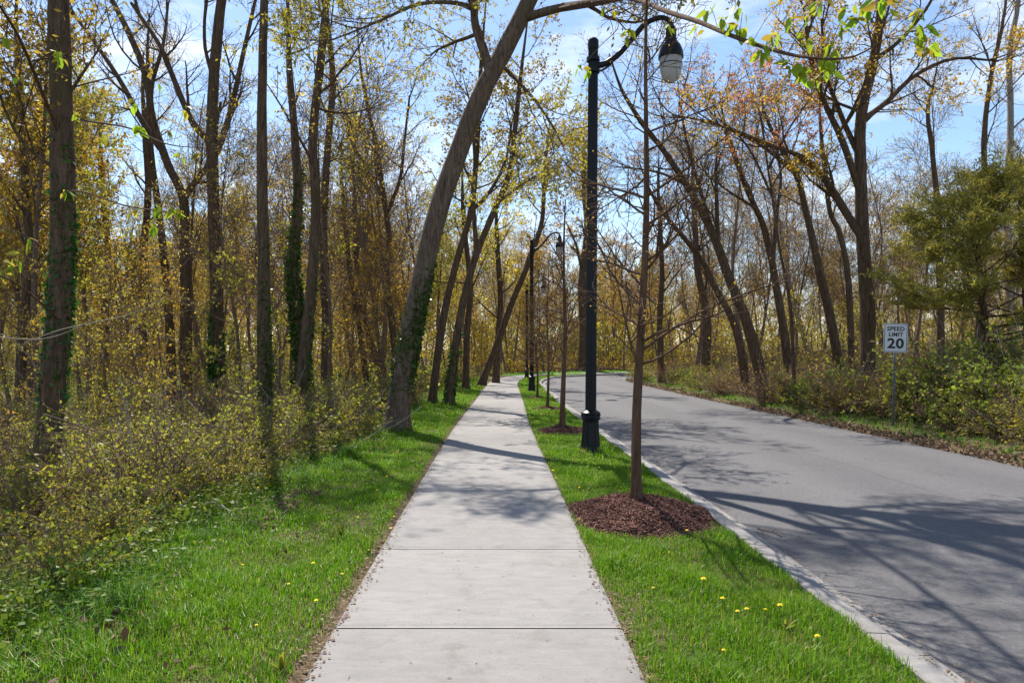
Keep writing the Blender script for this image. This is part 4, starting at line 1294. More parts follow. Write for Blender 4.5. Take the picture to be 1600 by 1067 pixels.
def reg_box(x0, x1, y0, y1):
    return lambda r: (r.uniform(x0, x1), r.uniform(y0, y1))
scatter_shrubs(16, reg_box(-5.5, -2.8, 4.0, 7.6), .4, [206, 202, 206, 204], "low in the near left corner of the brush", .34, .55, 2.0)
scatter_shrubs(30, reg_box(-6.8, -2.9, 7.0, 12), .48, [201, 202, 206, 203, 201, 203], "at the near left wood edge", .6, .95, 2.1)
scatter_shrubs(44, reg_box(-7.5, -3.0, 9, 24), .62, [201, 203, 202, 207, 201, 202], "along the left wood edge", .75, 1.1, 2.2)
scatter_shrubs(48, reg_box(-14, -4, 8, 21), .95, [201, 203, 202, 203, 201], "within the left woods", .7, 1.05, 3.2)
scatter_shrubs(14, reg_box(-5, 0, 40, 58), 1.0, [201, 204, 207], "by the far end of the sidewalk", .8, 1.1, 1.5)
for x_, y_ in ((-4.15, 13.2), (-3.75, 12.6), (-4.7, 13.0), (-3.6, 13.6)):
    put_shrub(202, x_, y_, .8, "along the left wood edge")
def near_post(x, y):
    return y < sy_ + .6 and abs(x - sx_ * y / sy_) < 1.05
def reg_bank(r):
    while True:
        y = r.uniform(11, 24); x = np.interp(y, R_C[:, 1], R_C[:, 0]) + r.uniform(1.25, 3.2)
        if not near_post(x, y): return x, y
scatter_shrubs(36, reg_bank, .6, [204, 201, 207, 207, 202, 205], "on the bank across the road", .6, .92, None, 1.35)
scatter_shrubs(34, lambda r: (r.uniform(8.9, 12.5), r.uniform(22, 50)), .8, [204, 201, 207, 207, 202], "on the bank before the bend", .7, 1.05, None, .8)
# the tall green thicket at the right under the cedars
scatter_shrubs(20, lambda r: (r.uniform(9.9, 13), r.uniform(11.5, 18)), .55, [205, 204, 205], "under the right-hand cedars", 1.0, 1.35, None, 1.5)

def thicket(name, label, n, region, H, leafmat, leaf_size, leaf_n, seed, cond, k=5, n2=4):
    """far undergrowth that reads as one mass"""
    rng = rg(seed); c = []
    while len(c) < n:
        x, y = region(rng)
        ds = float(sdist(S_C, x, y)[0]); dr = float(sdist(R_C, x, y)[0])
        if abs(x) / y < .8 and cond(ds, dr): c.append((x, y))
    c = np.array(c); z = ground_z(c[:, 0], c[:, 1])
    st = np.repeat(np.column_stack([c, z]), k, 0); st[:, :2] += rng.normal(0, .25, (len(st), 2))
    d = nrm(np.stack([rng.normal(0, .5, len(st)), rng.normal(0, .5, len(st)), np.ones(len(st))], -1))
    ln = (H * rng.uniform(.5, 1.2, n)).repeat(k)[:, None]
    pts = [st]
    for i in range(3):
        d = nrm(d + .22 * rng.standard_normal(d.shape)); pts.append(pts[-1] + d * ln / 3)
    P1 = np.stack(pts, 1); R1 = np.linspace(.018, .008, 4)[None] * np.ones((len(st), 1))
    P2, R2 = grow(P1, R1, n2, .2, 1.0, H * .5, .9, 3, .02, .2, .7, rng, .4, .008)
    mb = MB()
    for a, b in ((P1, R1), (P2, R2)):
        v, q = tubes(a, b, 3); mb.add(v, q)
    o = tag(mb.obj(name, 'wood', None), label, "thicket", kind="stuff")
    v, q = leaf_quads(along(P2, leaf_n, rng, 0, .08), leaf_size, rng, .7)
    MB().add(v, q).obj("foliage", leafmat, o)["kind"] = "stuff"
thicket("undergrowth", "yellow-green shrub layer deep in the left woods", 170, reg_wedge(22, 75, -60, 790), 1.6, 'shrub', .10, 9, 301, lambda ds, dr: ds < -3.2)
thicket("undergrowth", "brown twiggy shrub layer deep in the woods across the road", 240, reg_wedge(20, 80, 960, 1650), 2.1, 'orange', .07, 3, 302, lambda ds, dr: dr > 3.2)
thicket("undergrowth", "olive shrub layer in the woods across the road", 90, reg_wedge(22, 70, 960, 1650), 1.6, 'shrub', .09, 8, 303, lambda ds, dr: dr > 2.6)
thicket("undergrowth", "mixed shrub layer beyond the road bend", 130, reg_wedge(67, 100, 700, 1100), 2.0, 'gold', .12, 8, 304, lambda ds, dr: ds < -2.2)
def far_wood():
    rng = rg(310); n = 330
    y = rng.uniform(120, 210, n); u = rng.uniform(-60, 1660, n); x = (u - U0) / F * y
    z = ground_z(x, y); H = rng.uniform(8, 14, n)
    k = 6; t = np.linspace(0, 1, k)
    P = np.stack([x[:, None] + rng.normal(0, .25, (n, k)).cumsum(1), y[:, None] + 0 * t, z[:, None] - .2 + H[:, None] * t], -1)
    R = .16 * (1 - .8 * t)[None] * np.ones((n, 1))
    mb = MB(); v, q = tubes(P, R, 4); mb.add(v, q)
    P1, R1 = grow(P, R, 12, .2, 1, 3.6, .8, 3, .1, .12, .5, rng, .4, .03)
    v, q = tubes(P1, R1, 3); mb.add(v, q)
    o = tag(mb.obj("distant_wood", 'bark_far'), "hazy brown and gold wood far behind all the other trees", "wood", kind="stuff")
    v, q = leaf_quads(along(P1, 11, rng, .2, .6), .36, rng, .8)
    MB().add(v, q).obj("foliage", 'gold', o)["kind"] = "stuff"
far_wood()
thicket("undergrowth", "tall gold and brown brush closing the view far back", 480, reg_wedge(76, 135, -60, 1660), 6.5, 'olive', .27, 12, 305, lambda ds, dr: ds < -3.0 or dr > 6, 4, 3)

# ------------------------------------------------------------------ grass (uncountable)
def blades(x, y, z, h, wdt, rng, bendf=0.5):
    n = len(x)
    a = rng.uniform(0, 2 * np.pi, n)
    d = np.stack([np.cos(a), np.sin(a), 0 * a], -1)
    s = np.stack([-np.sin(a), np.cos(a), 0 * a], -1)
    b = np.stack([x, y, z], -1)
    lean = (rng.random((n, 1)) * bendf)
    h = h[:, None]
    up = np.array([0, 0, 1.0])
    m = b + up * h * 0.55 + d * h * lean * 0.3
    t = b + up * h * (1 - 0.35 * lean) + d * h * lean
    w_ = (wdt * rng.uniform(.6, 1.3, (n, 1))) / 2
    V = np.stack([b - s * w_, b + s * w_, m + s * w_ * .8, m - s * w_ * .8, t], 1).reshape(-1, 3)
    k = np.arange(n) * 5
    return V, np.stack([k, k + 1, k + 2, k + 3], -1), np.stack([k + 3, k + 2, k + 4], -1)

rgz = rg(900)
def grass_field(name, label, region, mat, mask, hrange, bands, kind="stuff"):
    mb = MB()
    for (y0, y1, dens, wdt, hs) in bands:
        x0, x1 = region(y0, y1)
        n = int((x1 - x0) * (y1 - y0) * dens)
        x = rgz.uniform(x0, x1, n); y = rgz.uniform(y0, y1, n)
        z, ds, dk, dr = ground_z(x, y, True)
        keep, hmul = mask(x, y, ds, dk, dr)
        x, y, z, hmul = x[keep], y[keep], z[keep], hmul[keep]
        clump = 0.75 + 0.5 * (0.5 + 0.5 * np.sin(x * 9.1 + 2.2 * np.sin(y * 5.3))) * (0.5 + 0.5 * np.sin(y * 7.7 + 1.7 * np.sin(x * 6.1)))
        big = 0.5 + 0.5 * np.sin(x * 3.7 + 1.3 * np.sin(y * 2.9) + .7) * np.sin(y * 3.3 + 1.1 * np.sin(x * 4.3))
        tall = np.where(rgz.random(len(x)) < .05, 1.5, 1.0)
        h = rgz.uniform(*hrange, len(x)) * hmul * clump * hs * (.62 + .75 * big) * tall
        V, q, t = blades(x, y, z - 0.005, h, wdt, rgz, 0.9)
        mb.add(V, q, t)
    o = mb.obj(name, mat)
    tag(o, label, "grass", kind=kind)

def in_mulch(x, y):
    m = np.zeros(len(x), bool)
    for (cx, cy), rx, ry in zip(YT, (0.70, 0.56, 0.40, 0.34), (0.76, 0.58, 0.40, 0.36)):
        m |= ((x - cx) / rx) ** 2 + ((y - cy) / ry) ** 2 < 1 + 0.25 * np.sin(np.arctan2(y - cy, x - cx) * 5)
    return m
def mask_r(x, y, ds, dk, dr):
    e = np.minimum(ds - S_HW, -dk)
    patch = np.clip(0.75 + 0.5 * np.sin(x * 2.3 + 1) * np.sin(y * 1.1 + .5) + 0.3 * np.sin(x * 5 + y * 3), 0.45, 1.1)
    keep = (ds > S_HW - 0.012 + .02 * np.sin(y * 5.3) * np.sin(y * 1.9 + 1)) & (dk < -0.005) & ~in_mulch(x, y) & (rgz.random(len(x)) < np.clip(e / 0.05, 0.35, 1) * np.clip(patch + .25, 0, 1))
    return keep, np.clip(0.62 + 0.45 * patch, .5, 1.2) * np.clip(.75 + e * 1.0, .7, 1)
bands_r = [(2.6, 6, 9000, .0047, 1.0), (6, 10, 5200, .0065, 1.0), (10, 18, 2500, .011, 1.0), (18, 32, 900, .022, 1.05), (32, 60, 260, .05, 1.1)]
grass_field("grass_strip", "bright green mown grass between sidewalk and kerb", lambda a, b: (0.6, 2.3) if b < 35 else (0.6, 7), 'grass', mask_r, (.045, .10), bands_r)
def mask_l(x, y, ds, dk, dr):
    e = -ds - S_HW
    patch = np.clip(0.75 + 0.45 * np.sin(x * 1.9 + 2) * np.sin(y * 0.9 + 1.5) + 0.35 * np.sin(x * 4.1 - y * 2.3), 0.25, 1.1)
    lim = 1.95 + 0.22 * np.sin(y * 1.7) + 0.15 * np.sin(y * 4.1)
    keep = (e > 0.035 + 0.03 * np.sin(y * 9) + 0.03 * np.sin(y * 3.7 + 1)) & (e < lim + .5) & (rgz.random(len(x)) < np.clip((e - .03) / 0.10, 0.1, 1) * np.clip(patch + .3, 0, 1) * np.clip((lim + .5 - e) / .6, 0, 1))
    return keep, np.clip(0.6 + 0.45 * patch, .5, 1.2) * np.clip(.55 + e * .5, .5, 1.45)
bands_l = [(2.6, 6, 6600, .005, 1.0), (6, 10, 4000, .0072, 1.0), (10, 18, 1800, .013, 1.0), (18, 32, 700, .024, 1.05), (32, 60, 220, .05, 1.1)]
grass_field("grass_verge", "green grass verge with worn patches left of the sidewalk", lambda a, b: (-3.8, -0.6), 'grass', mask_l, (.055, .12), bands_l)
def mask_far(x, y, ds, dk, dr):
    e = -ds - S_HW
    return (e > 0.05) & (e < 2.2), np.ones(len(x))
grass_field("grass_strip", "grass strip outside the far bend of the sidewalk", lambda a, b: (-3, 30), 'grass', mask_far, (.06, .12), [(56, 70, 160, .06, 1.2)])
# right bank grass
def mask_rb(x, y, ds, dk, dr):
    return (dr > 0.35) & (dr < 2.2) & (rgz.random(len(x)) < np.clip(1.2 - np.abs(dr - 1.1), 0, 1) * .2), np.ones(len(x))
grass_field("bank_grass", "patchy grass on the bank across the road", lambda a, b: (7.8, 12), 'grass', mask_rb, (.07, .18), [(9, 18, 700, .012, 1), (18, 32, 420, .02, 1), (32, 55, 150, .04, 1)])
# long sedge at the woodland edge
n = 9000
ctr = 260
cy = rgz.uniform(3.2, 20, ctr) ; e = rgz.uniform(1.2, 2.6, ctr)
cx = np.interp(cy, S_C[:, 1], S_C[:, 0]) - S_HW - e
w_ = rgz.integers(0, ctr, n)
x = cx[w_] + rgz.normal(0, .05, n); y = cy[w_] + rgz.normal(0, .05, n)
V, q, t = blades(x, y, ground_z(x, y) - .01, rgz.uniform(.12, .34, n) * rgz.uniform(.6, 1, ctr)[w_], .007, rgz, 1.5)
tag(MB().add(V, q, t).obj("long_grass", 'sedge'), "long arching grass tufts where the verge meets the wood", "grass", kind="stuff")

tx, ty = [], []
for cx, cy, rr_, cnt in ((lean.location.x, lean.location.y, .30, 900), (1.455, 11.26, .21, 260), (W(417, 742, 14.2)[0], 14.2, .2, 300), (W(471, 672, 16.2)[0], 16.2, .2, 200), (W(704, 605, 22)[0], 22, .25, 300), (W(678, 600, 23)[0], 23, .25, 300)):
    a = rgz.uniform(0, 6.28, cnt); r0 = rr_ + np.abs(rgz.normal(0, .09, cnt))
    tx.append(cx + r0 * np.cos(a)); ty.append(cy + r0 * np.sin(a))
x, y = np.concatenate(tx), np.concatenate(ty)
V, q, t = blades(x, y, ground_z(x, y) - .01, rgz.uniform(.07, .22, len(x)), .008, rgz, 1.0)
tag(MB().add(V, q, t).obj("long_grass", 'grass'), "unmown grass tufts around the trunks and the nearest lamp foot", "grass", kind="stuff")

# ------------------------------------------------------------------ leaf litter and low ground cover
def litter(name, label, mat, x, y, size, lift, rng, up=.8, asp=.65):
    z = ground_z(x, y)
    pos = np.stack([x, y, z + lift * rng.random(len(x)) + .006], -1)
    v, q = leaf_quads(pos, size, rng, asp, up=up)
    c = pos.repeat(4, 0)
    v[:, 2] = np.maximum(c[:, 2] + (v[:, 2] - c[:, 2]) * (0.35 if up > .5 else 1), c[:, 2] - .01)
    tag(MB().add(v, q).obj(name, mat), label, "leaf litter" if mat == 'litter' else "ground cover", kind="stuff")
n = 26000
y = 3 + 30 * rgz.random(n) ** 1.4; x = np.interp(y, S_C[:, 1], S_C[:, 0]) - S_HW - 1.3 - 9 * rgz.random(n) ** 1.5 * (y / 10).clip(.6, 2)
litter("leaf_litter", "brown fallen leaves scattered under the left undergrowth", 'litter', x, y, .055, .03, rgz)
n = 16000
y = 2.8 + 6.5 * rgz.random(n); x = np.interp(y, S_C[:, 1], S_C[:, 0]) - S_HW - 1.25 - 3.2 * rgz.random(n)
kp = rgz.random(n) < np.clip((-x - 2.0) * 1.2, .08, 1)
litter("ground_cover", "low green weeds in the near left corner of the brush", 'cover', x[kp], y[kp], .042, .20, rgz, up=.3)
n = 5000
y = 2.8 + 6 * rgz.random(n); x = np.interp(y, S_C[:, 1], S_C[:, 0]) - S_HW - 1.0 - 2.4 * rgz.random(n)
kp = (np.sin(x * 2.7 + 1) * np.sin(y * 1.9 + .6) + .35 * np.sin(x * 6 + y * 5)) > .15
litter("leaf_litter", "brown curled leaves between grass and brush at lower left", 'litter', x[kp], y[kp], .05, .06, rgz, up=.4)
n = 44000
y = 3 + 26 * rgz.random(n) ** 1.5; e = 1.7 + 8 * rgz.random(n) ** 1.6 * (y / 10).clip(.6, 2)
x = np.interp(y, S_C[:, 1], S_C[:, 0]) - S_HW - e
litter("ground_cover", "low green leafy ground cover below the left shrubs", 'cover', x, y, .044, .30, rgz, up=.3)
n = 26000
y = 18 + 60 * rgz.random(n); x = -4.2 - 34 * rgz.random(n)
litter("ground_cover", "yellow-green seedlings carpeting the floor of the left woods", 'shrub', x, y, .12, .35, rgz, up=.3)
n = 20000
y = 14 + 50 * rgz.random(n); x = np.interp(y, R_C[:300, 1], R_C[:300, 0]) + 2.0 + 26 * rgz.random(n)
litter("ground_cover", "low green and brown growth on the floor of the far woods", 'shrub', x, y, .12, .35, rgz, up=.3)
n = 16000
y = 8 + 42 * rgz.random(n) ** 1.5; x = np.interp(y, R_C[:, 1], R_C[:, 0]) + np.abs(rgz.normal(.1, .5, n)) - .12
k = x > np.interp(y, R_C[:, 1], R_C[:, 0]) - .25
z_ = np.maximum(ground_z(x, y), zr(y) - .128)
pos = np.stack([x, y, z_ + .01 + .03 * rgz.random(n)], -1)[k]
v, q = leaf_quads(pos, .06, rgz, .65, up=.8)
tag(MB().add(v, q).obj("leaf_litter", 'litter'), "strip of brown fallen leaves along the far road edge", "leaf litter", kind="stuff")
# litter on the left verge
n = 2600
y = 2.8 + 9 * rgz.random(n) ** 1.3; x = np.interp(y, S_C[:, 1], S_C[:, 0]) - S_HW - .25 - 1.9 * rgz.random(n) ** .7
kp = np.sin(x * 3.1 + 1) * np.sin(y * 2.3) > .1
litter("leaf_litter", "dry brown leaves caught in the left grass verge", 'litter', x[kp], y[kp], .034, .05, rgz, up=.45)
# dirt and crumbs along sidewalk edges and on the slabs
n = 6000
y = 2.8 + 18 * rgz.random(n) ** 1.4; sd_ = np.where(rgz.random(n) < .68, -1, 1)
x = np.interp(y, S_C[:, 1], S_C[:, 0]) + sd_ * (S_HW + rgz.normal(0.01, .035, n) - .06 * (np.sin(y * 2.1) * np.sin(y * .83) > .35) * rgz.random(n))
pos = np.stack([x, y, zr(y) + .010 + .004 * rgz.random(n)], -1)
v, q = leaf_quads(pos, .017, rgz, .6, up=.9, var=.7)
v[:, 2] = np.maximum(v[:, 2] * .2 + .8 * (zr(v[:, 1]) + .012), zr(v[:, 1]) + .008)
tag(MB().add(v, q).obj("edge_debris", 'litter'), "crumbs of soil and dry leaf along the sidewalk edges", "debris", kind="stuff")
n = 170
y = 2.8 + 12 * rgz.random(n) ** 1.3; x = rgz.uniform(-.85, .65, n)
pos = np.stack([x, y, zr(y) + .009], -1)
v, q = leaf_quads(pos, .016, rgz, .4, up=.9); v[:, 2] = np.maximum(v[:, 2] * .25 + .75 * (zr(v[:, 1]) + .010), zr(v[:, 1]) + .0075)
tag(MB().add(v, q).obj("edge_debris", 'litter'), "tiny dark crumbs scattered over the slabs", "debris", kind="stuff")
n = 2600
y = 3 + 16 * rgz.random(n) ** 1.4; x = np.interp(y, K_C[:, 1], K_C[:, 0]) + .26 + np.abs(rgz.normal(0, .09, n)) * np.where(rgz.random(n) < .8, 1, -.5)
pos = np.stack([x, y, zr(y) - .108], -1)
v, q = leaf_quads(pos, .019, rgz, .4, up=.9, var=.7); v[:, 2] = np.maximum(v[:, 2] * .2 + .8 * (zr(v[:, 1]) - .108), zr(v[:, 1]) - .112)
tag(MB().add(v, q).obj("gutter_debris", 'litter'), "dry crumbs gathered in the gutter beside the kerb", "debris", kind="stuff")

# ------------------------------------------------------------------ dandelions, weeds, twigs
def gpix(u, v, zoff=0.0):
    d = F * EYE / (v - V0)
    for _ in range(8):
        x = (u - U0) / F * d
        d = F * (EYE - (zr(d) + zoff)) / (v - V0)
    return (u - U0) / F * d, d
rd = rg(77)
def dandelion_proto(seed):
    rng = rg(seed)
    r = bpy.data.objects.new("dandelion", None); r.empty_display_size = .05
    P = catmull([(0, 0, -.02), (.004, .002, .05), (.010, .004, .11)], 6)
    v, q = tubes(P, np.full(6, .0022), 5); MB().add(v, q).obj("stem", 'stem', r, True)
    mb = MB()
    for ring, (rr, zz, n) in enumerate(((.021, .0, 18), (.016, .004, 14), (.010, .008, 10))):
        for k in range(n):
            a = 2 * math.pi * k / n + ring * .2
            c = np.array([.010, .004, .112 + zz]); d = np.array([math.cos(a), math.sin(a), .25 + ring * .25]); s = np.array([-math.sin(a), math.cos(a), 0])
            mb.add([c, c + d * rr * .6 + s * .003, c + d * rr, c + d * rr * .6 - s * .003], [[0, 1, 2, 3]])
    mb.obj("flower_head", 'yellow', r)
    r["category"] = "dandelion"
    return r
dp = dandelion_proto(1); first = True
dand = [(1097, 905, 'r'), (1130, 929, 'r'), (1154, 946, 'r'), (1165, 942, 'r'), (1197, 940, 'r'), (1217, 941, 'r'), (1277, 988, 'r'), (1072, 822, 'm'),
        (864, 734, 'l'), (868, 741, 'l'), (872, 757, 'l'), (906, 757, 'l'), (936, 725, 'l'), (960, 728, 'l'),
        (492, 930, 'v'), (488, 874, 'v'), (534, 885, 'v'), (615, 800, 'v'), (610, 818, 'v'), (590, 761, 'v'), (604, 744, 'v'),
        (1020, 905, 'n'), (985, 870, 'n'), (1130, 1000, 'n'), (1045, 850, 'n'), (905, 800, 'n'), (950, 690, 'l'),
        (560, 800, 'w'), (520, 830, 'w'), (450, 900, 'w'), (400, 960, 'w'), (640, 735, 'w'), (575, 845, 'w'), (380, 870, 'w')]
lab = {'r': "yellow dandelion in the near grass strip by the kerb", 'l': "yellow dandelion in the grass around the nearest lamp foot", 'v': "yellow dandelion in the left grass verge", 'n': "tiny yellow dandelion in the grass before the mulch mound", 'w': "tiny yellow dandelion half hidden in the left verge"}
ordn = ["leftmost", "second from left", "third from left", "fourth from left", "fifth from left", "sixth from left", "rightmost"]
for u, v_, wh in dand:
    x, y = gpix(u, v_, .10)
    z = gz(x, y)
    mates = sorted(a[0] for a in dand if a[2] == wh)
    k = mates.index(u)
    od = "rightmost" if k == len(mates) - 1 else ordn[k]
    lb = "single yellow dandelion in front of the large mulch mound" if wh == 'm' else lab[wh] + ", " + od
    s = rd.uniform(.55, .95) * (.62 if wh in 'nw' else 1)
    if first:
        link(dp); dp.location = (x, y, z); dp["label"] = lb; dp["group"] = "dandelions"; first = False
    else:
        copy_tree(dp, (x, y, z), rd.uniform(0, 6), (s, s, s), lb, "dandelions")

# one curved broad leaf, shared by weeds
def broad_leaf_mesh(name, L, Wd, fold, curl, mat, pointy=1.0):
    n = 7; t = np.linspace(0, 1, n)
    wv = Wd / 2 * np.sin(np.pi * t ** 0.8) ** .8 * (1 - .25 * t * pointy)
    wv[0] = .002; wv[-1] = 0.0008
    cz = curl * L * np.sin(t * 1.6)
    V = np.concatenate([np.stack([t * L, -wv, cz + fold * wv], -1), np.stack([t * L, 0 * t, cz], -1), np.stack([t * L, wv, cz + fold * wv], -1)])
    q = []
    for r_ in range(2):
        for i in range(n - 1):
            q.append([r_ * n + i, r_ * n + i + 1, (r_ + 1) * n + i + 1, (r_ + 1) * n + i])
    return mesh_np(name, V, q, None, mat, True)
weed_leaf = broad_leaf_mesh("leaf", .11, .03, .3, .35, 'shrub_green')
def weed(u, v_, nl, s, label, zo=0.0):
    x, y = gpix(u, v_, zo); z = gz(x, y)
    r = empty("broadleaf_weed", (x, y, z + .01), label, "weed", "broad-leaved weeds in the grass")
    for k in range(nl):
        o = link(bpy.data.objects.new("leaf", weed_leaf), r)
        o.rotation_euler = (rd.normal(0, .2), -rd.uniform(.35, 1.1), 2 * math.pi * k / nl + rd.normal(0, .25))
        sc_ = s * rd.uniform(.7, 1.15); o.scale = (sc_, sc_, sc_)
weed(533, 838, 8, 1.1, "leafy weed in the left verge beside the joint of two slabs")
weed(440, 1050, 8, .9, "leafy weed at the bottom of the left verge by the slab edge")
weed(1094, 1062, 6, .7, "pale leafy weed at the bottom edge of the near grass strip")
weed(1048, 812, 6, .8, "leafy weed poking out of the large mulch mound front")
weed(936, 712, 8, 1.3, "leafy weed growing against the nearest lamp foot")
weed(912, 712, 7, 1.2, "leafy weed left of the nearest lamp foot")
weed(1000, 815, 5, .7, "small weed where mulch meets grass at the nearest young tree")
weed(1228, 985, 7, .8, "leafy weed in the near grass strip below the dandelions")

def stick(name, P, r0, r1, mat, label, sub=0, seed=1):
    rng = rg(seed)
    P = np.array(P, float); base = P[0].copy()
    p = catmull(P, 14); p[1:-1] += rng.normal(0, .004, (12, 3))
    mb = MB(); v, q = tubes(p, np.linspace(r0, r1, 14), 6, wob=.08, rng=rng); mb.add(v, q)
    if sub:
        P2, R2 = grow(p[None], np.linspace(r0, r1, 14)[None], sub, .3, .95, np.linalg.norm(P[-1] - P[0]) * .3, .7, 5, 0, .12, .6, rng, .3, .002, .4)
        v, q = tubes(P2, R2, 4); mb.add(v, q)
    o = mb.obj(name, mat, None, True, base); o.location = base
    return tag(o, label, "stick")
x0, y0 = gpix(1184, 824, -.09); x1, y1 = gpix(1222, 838, -.09)
stick("fallen_stick", [(x0, y0, zr(y0) - .10), ((x0 + x1) / 2, (y0 + y1) / 2, zr(y0) - .085), (x1, y1, zr(y1) - .095)], .008, .005, 'wood', "short fallen stick lying on the asphalt near the kerb", 2, 3)
for i, (u, v_, du, dv, lb) in enumerate([(60, 860, 90, -30, "pale fallen branch under the leftmost ivied tree"), (150, 900, -60, 50, "pale dead stick lying in the lower left brush"), (300, 830, 70, 30, "thin dead stick at the grass edge of the left brush")]):
    x0, y0 = gpix(u, v_, -.3); x1, y1 = gpix(u + du, v_ + dv, -.3)
    z0, z1 = gz(x0, y0), gz(x1, y1)
    stick("dead_branch", [(x0, y0, z0 + .04), ((x0 + x1) / 2, (y0 + y1) / 2, max(z0, z1) + .10), (x1, y1, z1 + .05)], .014, .006, 'wood_pale', lb, 3, 20 + i)
# fallen limbs lying inside the right bank thicket
for i, (x0, y0, x1, y1, lb) in enumerate([(9.2, 10.8, 10.4, 12.4, "fallen dark limb on the bank at the right edge of the photo"), (10.1, 13.4, 9.3, 14.4, "pale bare fallen limb in the green thicket under the cedars")]):
    stick("dead_branch", [(x0, y0, gz(x0, y0) + .05), ((x0 + x1) / 2, (y0 + y1) / 2, gz(x0, y0) + .3), (x1, y1, gz(x1, y1) + .45)], .03, .012, 'wood' if i == 0 else 'wood_pale', lb, 5, 40 + i)

# ------------------------------------------------------------------ drooping twigs with large young leaves
big_leaf = broad_leaf_mesh("leaf", .11, .07, .22, -.2, 'fresh')
leaf_kinds = [big_leaf, broad_leaf_mesh("leaf", .10, .055, .5, -.45, 'fresh'), broad_leaf_mesh("leaf", .09, .05, .35, .25, 'yellowgreen')]
def leafy_branch(tree, pts, r0, r1, clusters, seed, size=1.0, label=None, sub=True, bark='bark_young'):
    """a low branch of an existing tree, with single leaves as its sub-parts"""
    rng = rg(seed)
    b = np.array(tree.location)
    p = catmull(np.array([W(*a) if len(a) == 3 else a for a in pts]), 30)
    mb = MB(); v, q = tubes(p, np.linspace(r0, r1, 30), 6); mb.add(v, q)
    br = mb.obj("drooping_branch", bark, tree, True, b)
    if label: br["label"] = label
    for (u, v_, Y, nl) in clusters:
        c = W(u, v_, Y)
        i = ((p - c) ** 2).sum(1).argmin()
        if sub:
            pp = catmull([p[i], (p[i] + c) / 2 + np.array([0, 0, .02]), c], 8)
            vv, qq = tubes(pp, np.full(8, max(r1 * .7, .0015)), 4)
            MB().add(vv, qq).obj("twig", bark, br, True, b)
        for k in range(int(nl * 1.5)):
            o = link(bpy.data.objects.new("leaf", leaf_kinds[rng.integers(3)]), br)
            o.location = c - b + rng.normal(0, .02, 3)
            o.rotation_euler = (rng.normal(0, .6), rng.uniform(.1, 1.4), rng.uniform(0, 6.28))
            s = size * rng.uniform(.4, 1.05); o.scale = (s, s * rng.uniform(.8, 1.1), s)
    return br
leafy_branch(lean, [(870, 14, 13.9), (930, 2, 10.5), (985, -2, 8.0), (1040, 18, 6.4), (1090, 34, 5.6), (1140, 55, 5.0), (1200, 76, 4.6), (1260, 90, 4.3), (1330, 90, 4.1), (1385, 60, 4.0)], .03, .003,
             [(1045, 40, 6.2, 3), (960, 15, 9, 4), (1130, 30, 5.0, 4), (1155, 42, 4.9, 4), (1175, 60, 4.7, 3), (1240, 98, 4.4, 4), (1255, 108, 4.3, 5), (1285, 112, 4.3, 5), (1300, 95, 4.2, 4), (1315, 48, 4.2, 4), (1270, 25, 4.4, 3), (1235, 20, 4.5, 3), (1350, 8, 4.1, 4), (1375, 5, 4.0, 4), (1430, 22, 4.0, 4), (1440, 62, 4.0, 5), (1320, 22, 4.2, 5), (1280, 5, 4.3, 4), (1220, 2, 4.6, 3), (1110, 12, 5.2, 3), (1095, 45, 5.4, 3), (1190, 82, 4.6, 4), (1210, 62, 4.5, 4), (1225, 104, 4.4, 4), (1270, 118, 4.3, 4), (1300, 70, 4.2, 4), (1335, 30, 4.1, 4), (1400, 12, 4.0, 3), (1450, 78, 4.0, 4), (1425, 50, 4.0, 3), (1255, 60, 4.4, 3), (1160, 20, 4.8, 3)], 1, 1.0, "low branch with large fresh green leaves hanging over the road")
leafy_branch(lean, [(930, 2, 10.5), (952, 18, 9.6), (966, 42, 9.0), (938, 72, 8.6), (912, 102, 8.4)], .009, .003, [(905, 105, 8.4, 4), (918, 112, 8.4, 4), (945, 12, 9, 4), (978, 55, 8.7, 4), (985, 48, 8.8, 4)], 2, 1.3)
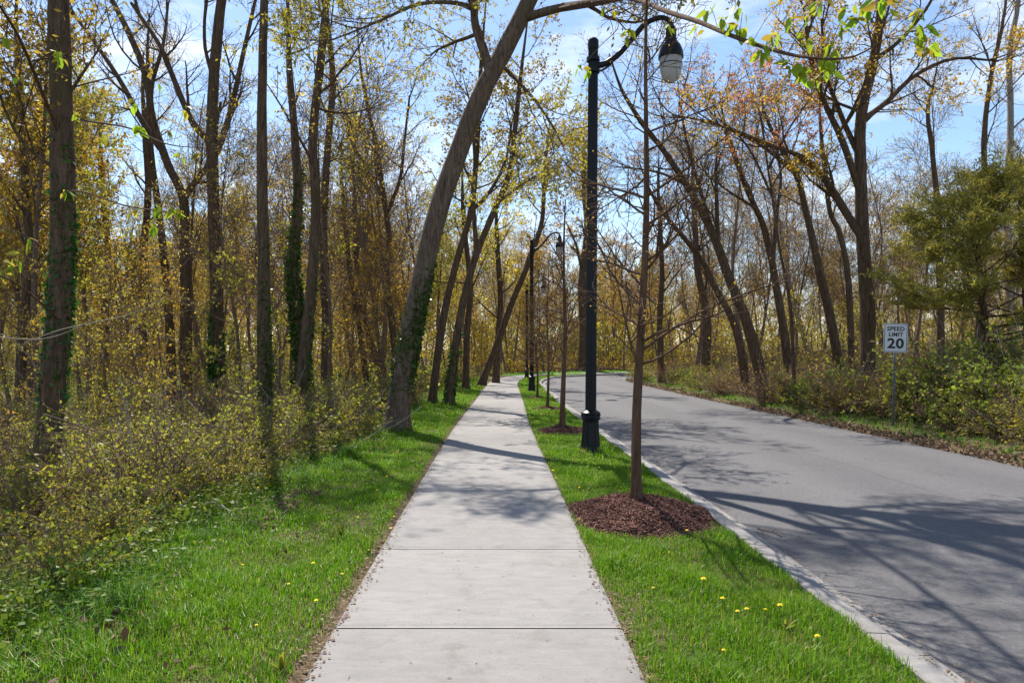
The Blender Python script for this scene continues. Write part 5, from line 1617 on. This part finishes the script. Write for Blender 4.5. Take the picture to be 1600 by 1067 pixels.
leafy_branch(t1, [(92, 210, 8.9), (60, 130, 8.2), (30, 60, 7.4), (0, 10, 6.8)], .022, .012, [(85, 80, 8.0, 4), (95, 92, 8.0, 4), (30, 120, 7.5, 3), (10, 60, 7, 3)], 3, 1.2)
leafy_branch(t1, [(96, 180, 8.9), (140, 190, 8.0), (200, 200, 7.2), (260, 225, 6.6), (320, 232, 6.2)], .014, .003, [(250, 130, 6.6, 2), (210, 160, 7, 3), (218, 200, 7, 5), (182, 225, 7.2, 3), (262, 205, 6.6, 4), (288, 172, 6.5, 3), (305, 238, 6.3, 5), (280, 245, 6.4, 4), (160, 215, 7.3, 2)], 4, 1.05, sub=True)
leafy_branch(t1, [(97, 300, 8.9), (130, 300, 8.0), (190, 320, 7.0), (250, 330, 6.2), (290, 335, 6.0)], .012, .003, [(105, 298, 7.5, 4), (208, 330, 6.6, 3), (245, 325, 6.2, 4), (240, 350, 6.2, 4), (275, 330, 6.0, 4), (120, 180, 7.6, 3)], 5, 1.1)
leafy_branch(t1, [(92, 500, 8.9), (60, 470, 7.5), (20, 440, 6.0), (-30, 420, 5.2)], .014, .006, [(45, 378, 6.6, 4), (18, 415, 6.2, 4), (30, 402, 6.4, 3), (8, 430, 6, 3)], 6, 1.1)
leafy_branch(t1, [(70, 560, 8.9), (30, 545, 6.6), (80, 520, 5.6), (140, 505, 5.2), (200, 492, 5.0), (250, 470, 4.9), (262, 455, 4.9)], .0055, .0015, [], 7, 1.0, bark='wood_pale', label="thin bleached bare twig reaching in from the left")
leafy_branch(t1, [(70, 590, 8.9), (20, 530, 6.4), (-20, 525, 5.4), (60, 530, 5.2), (120, 512, 5.1), (180, 470, 5.0), (220, 430, 5.0)], .0045, .0015, [], 8, 1.0, bark='wood_pale', label="thin bleached bare twig reaching in from the left")

# drop archetypes that were never placed
for d_ in (protos, sprotos):
    for kk, pr in d_.items():
        if not pr[1]:
            for c in list(pr[0].children): bpy.data.objects.remove(c)
            bpy.data.objects.remove(pr[0])

bpy.context.view_layer.update()
assign_labels()
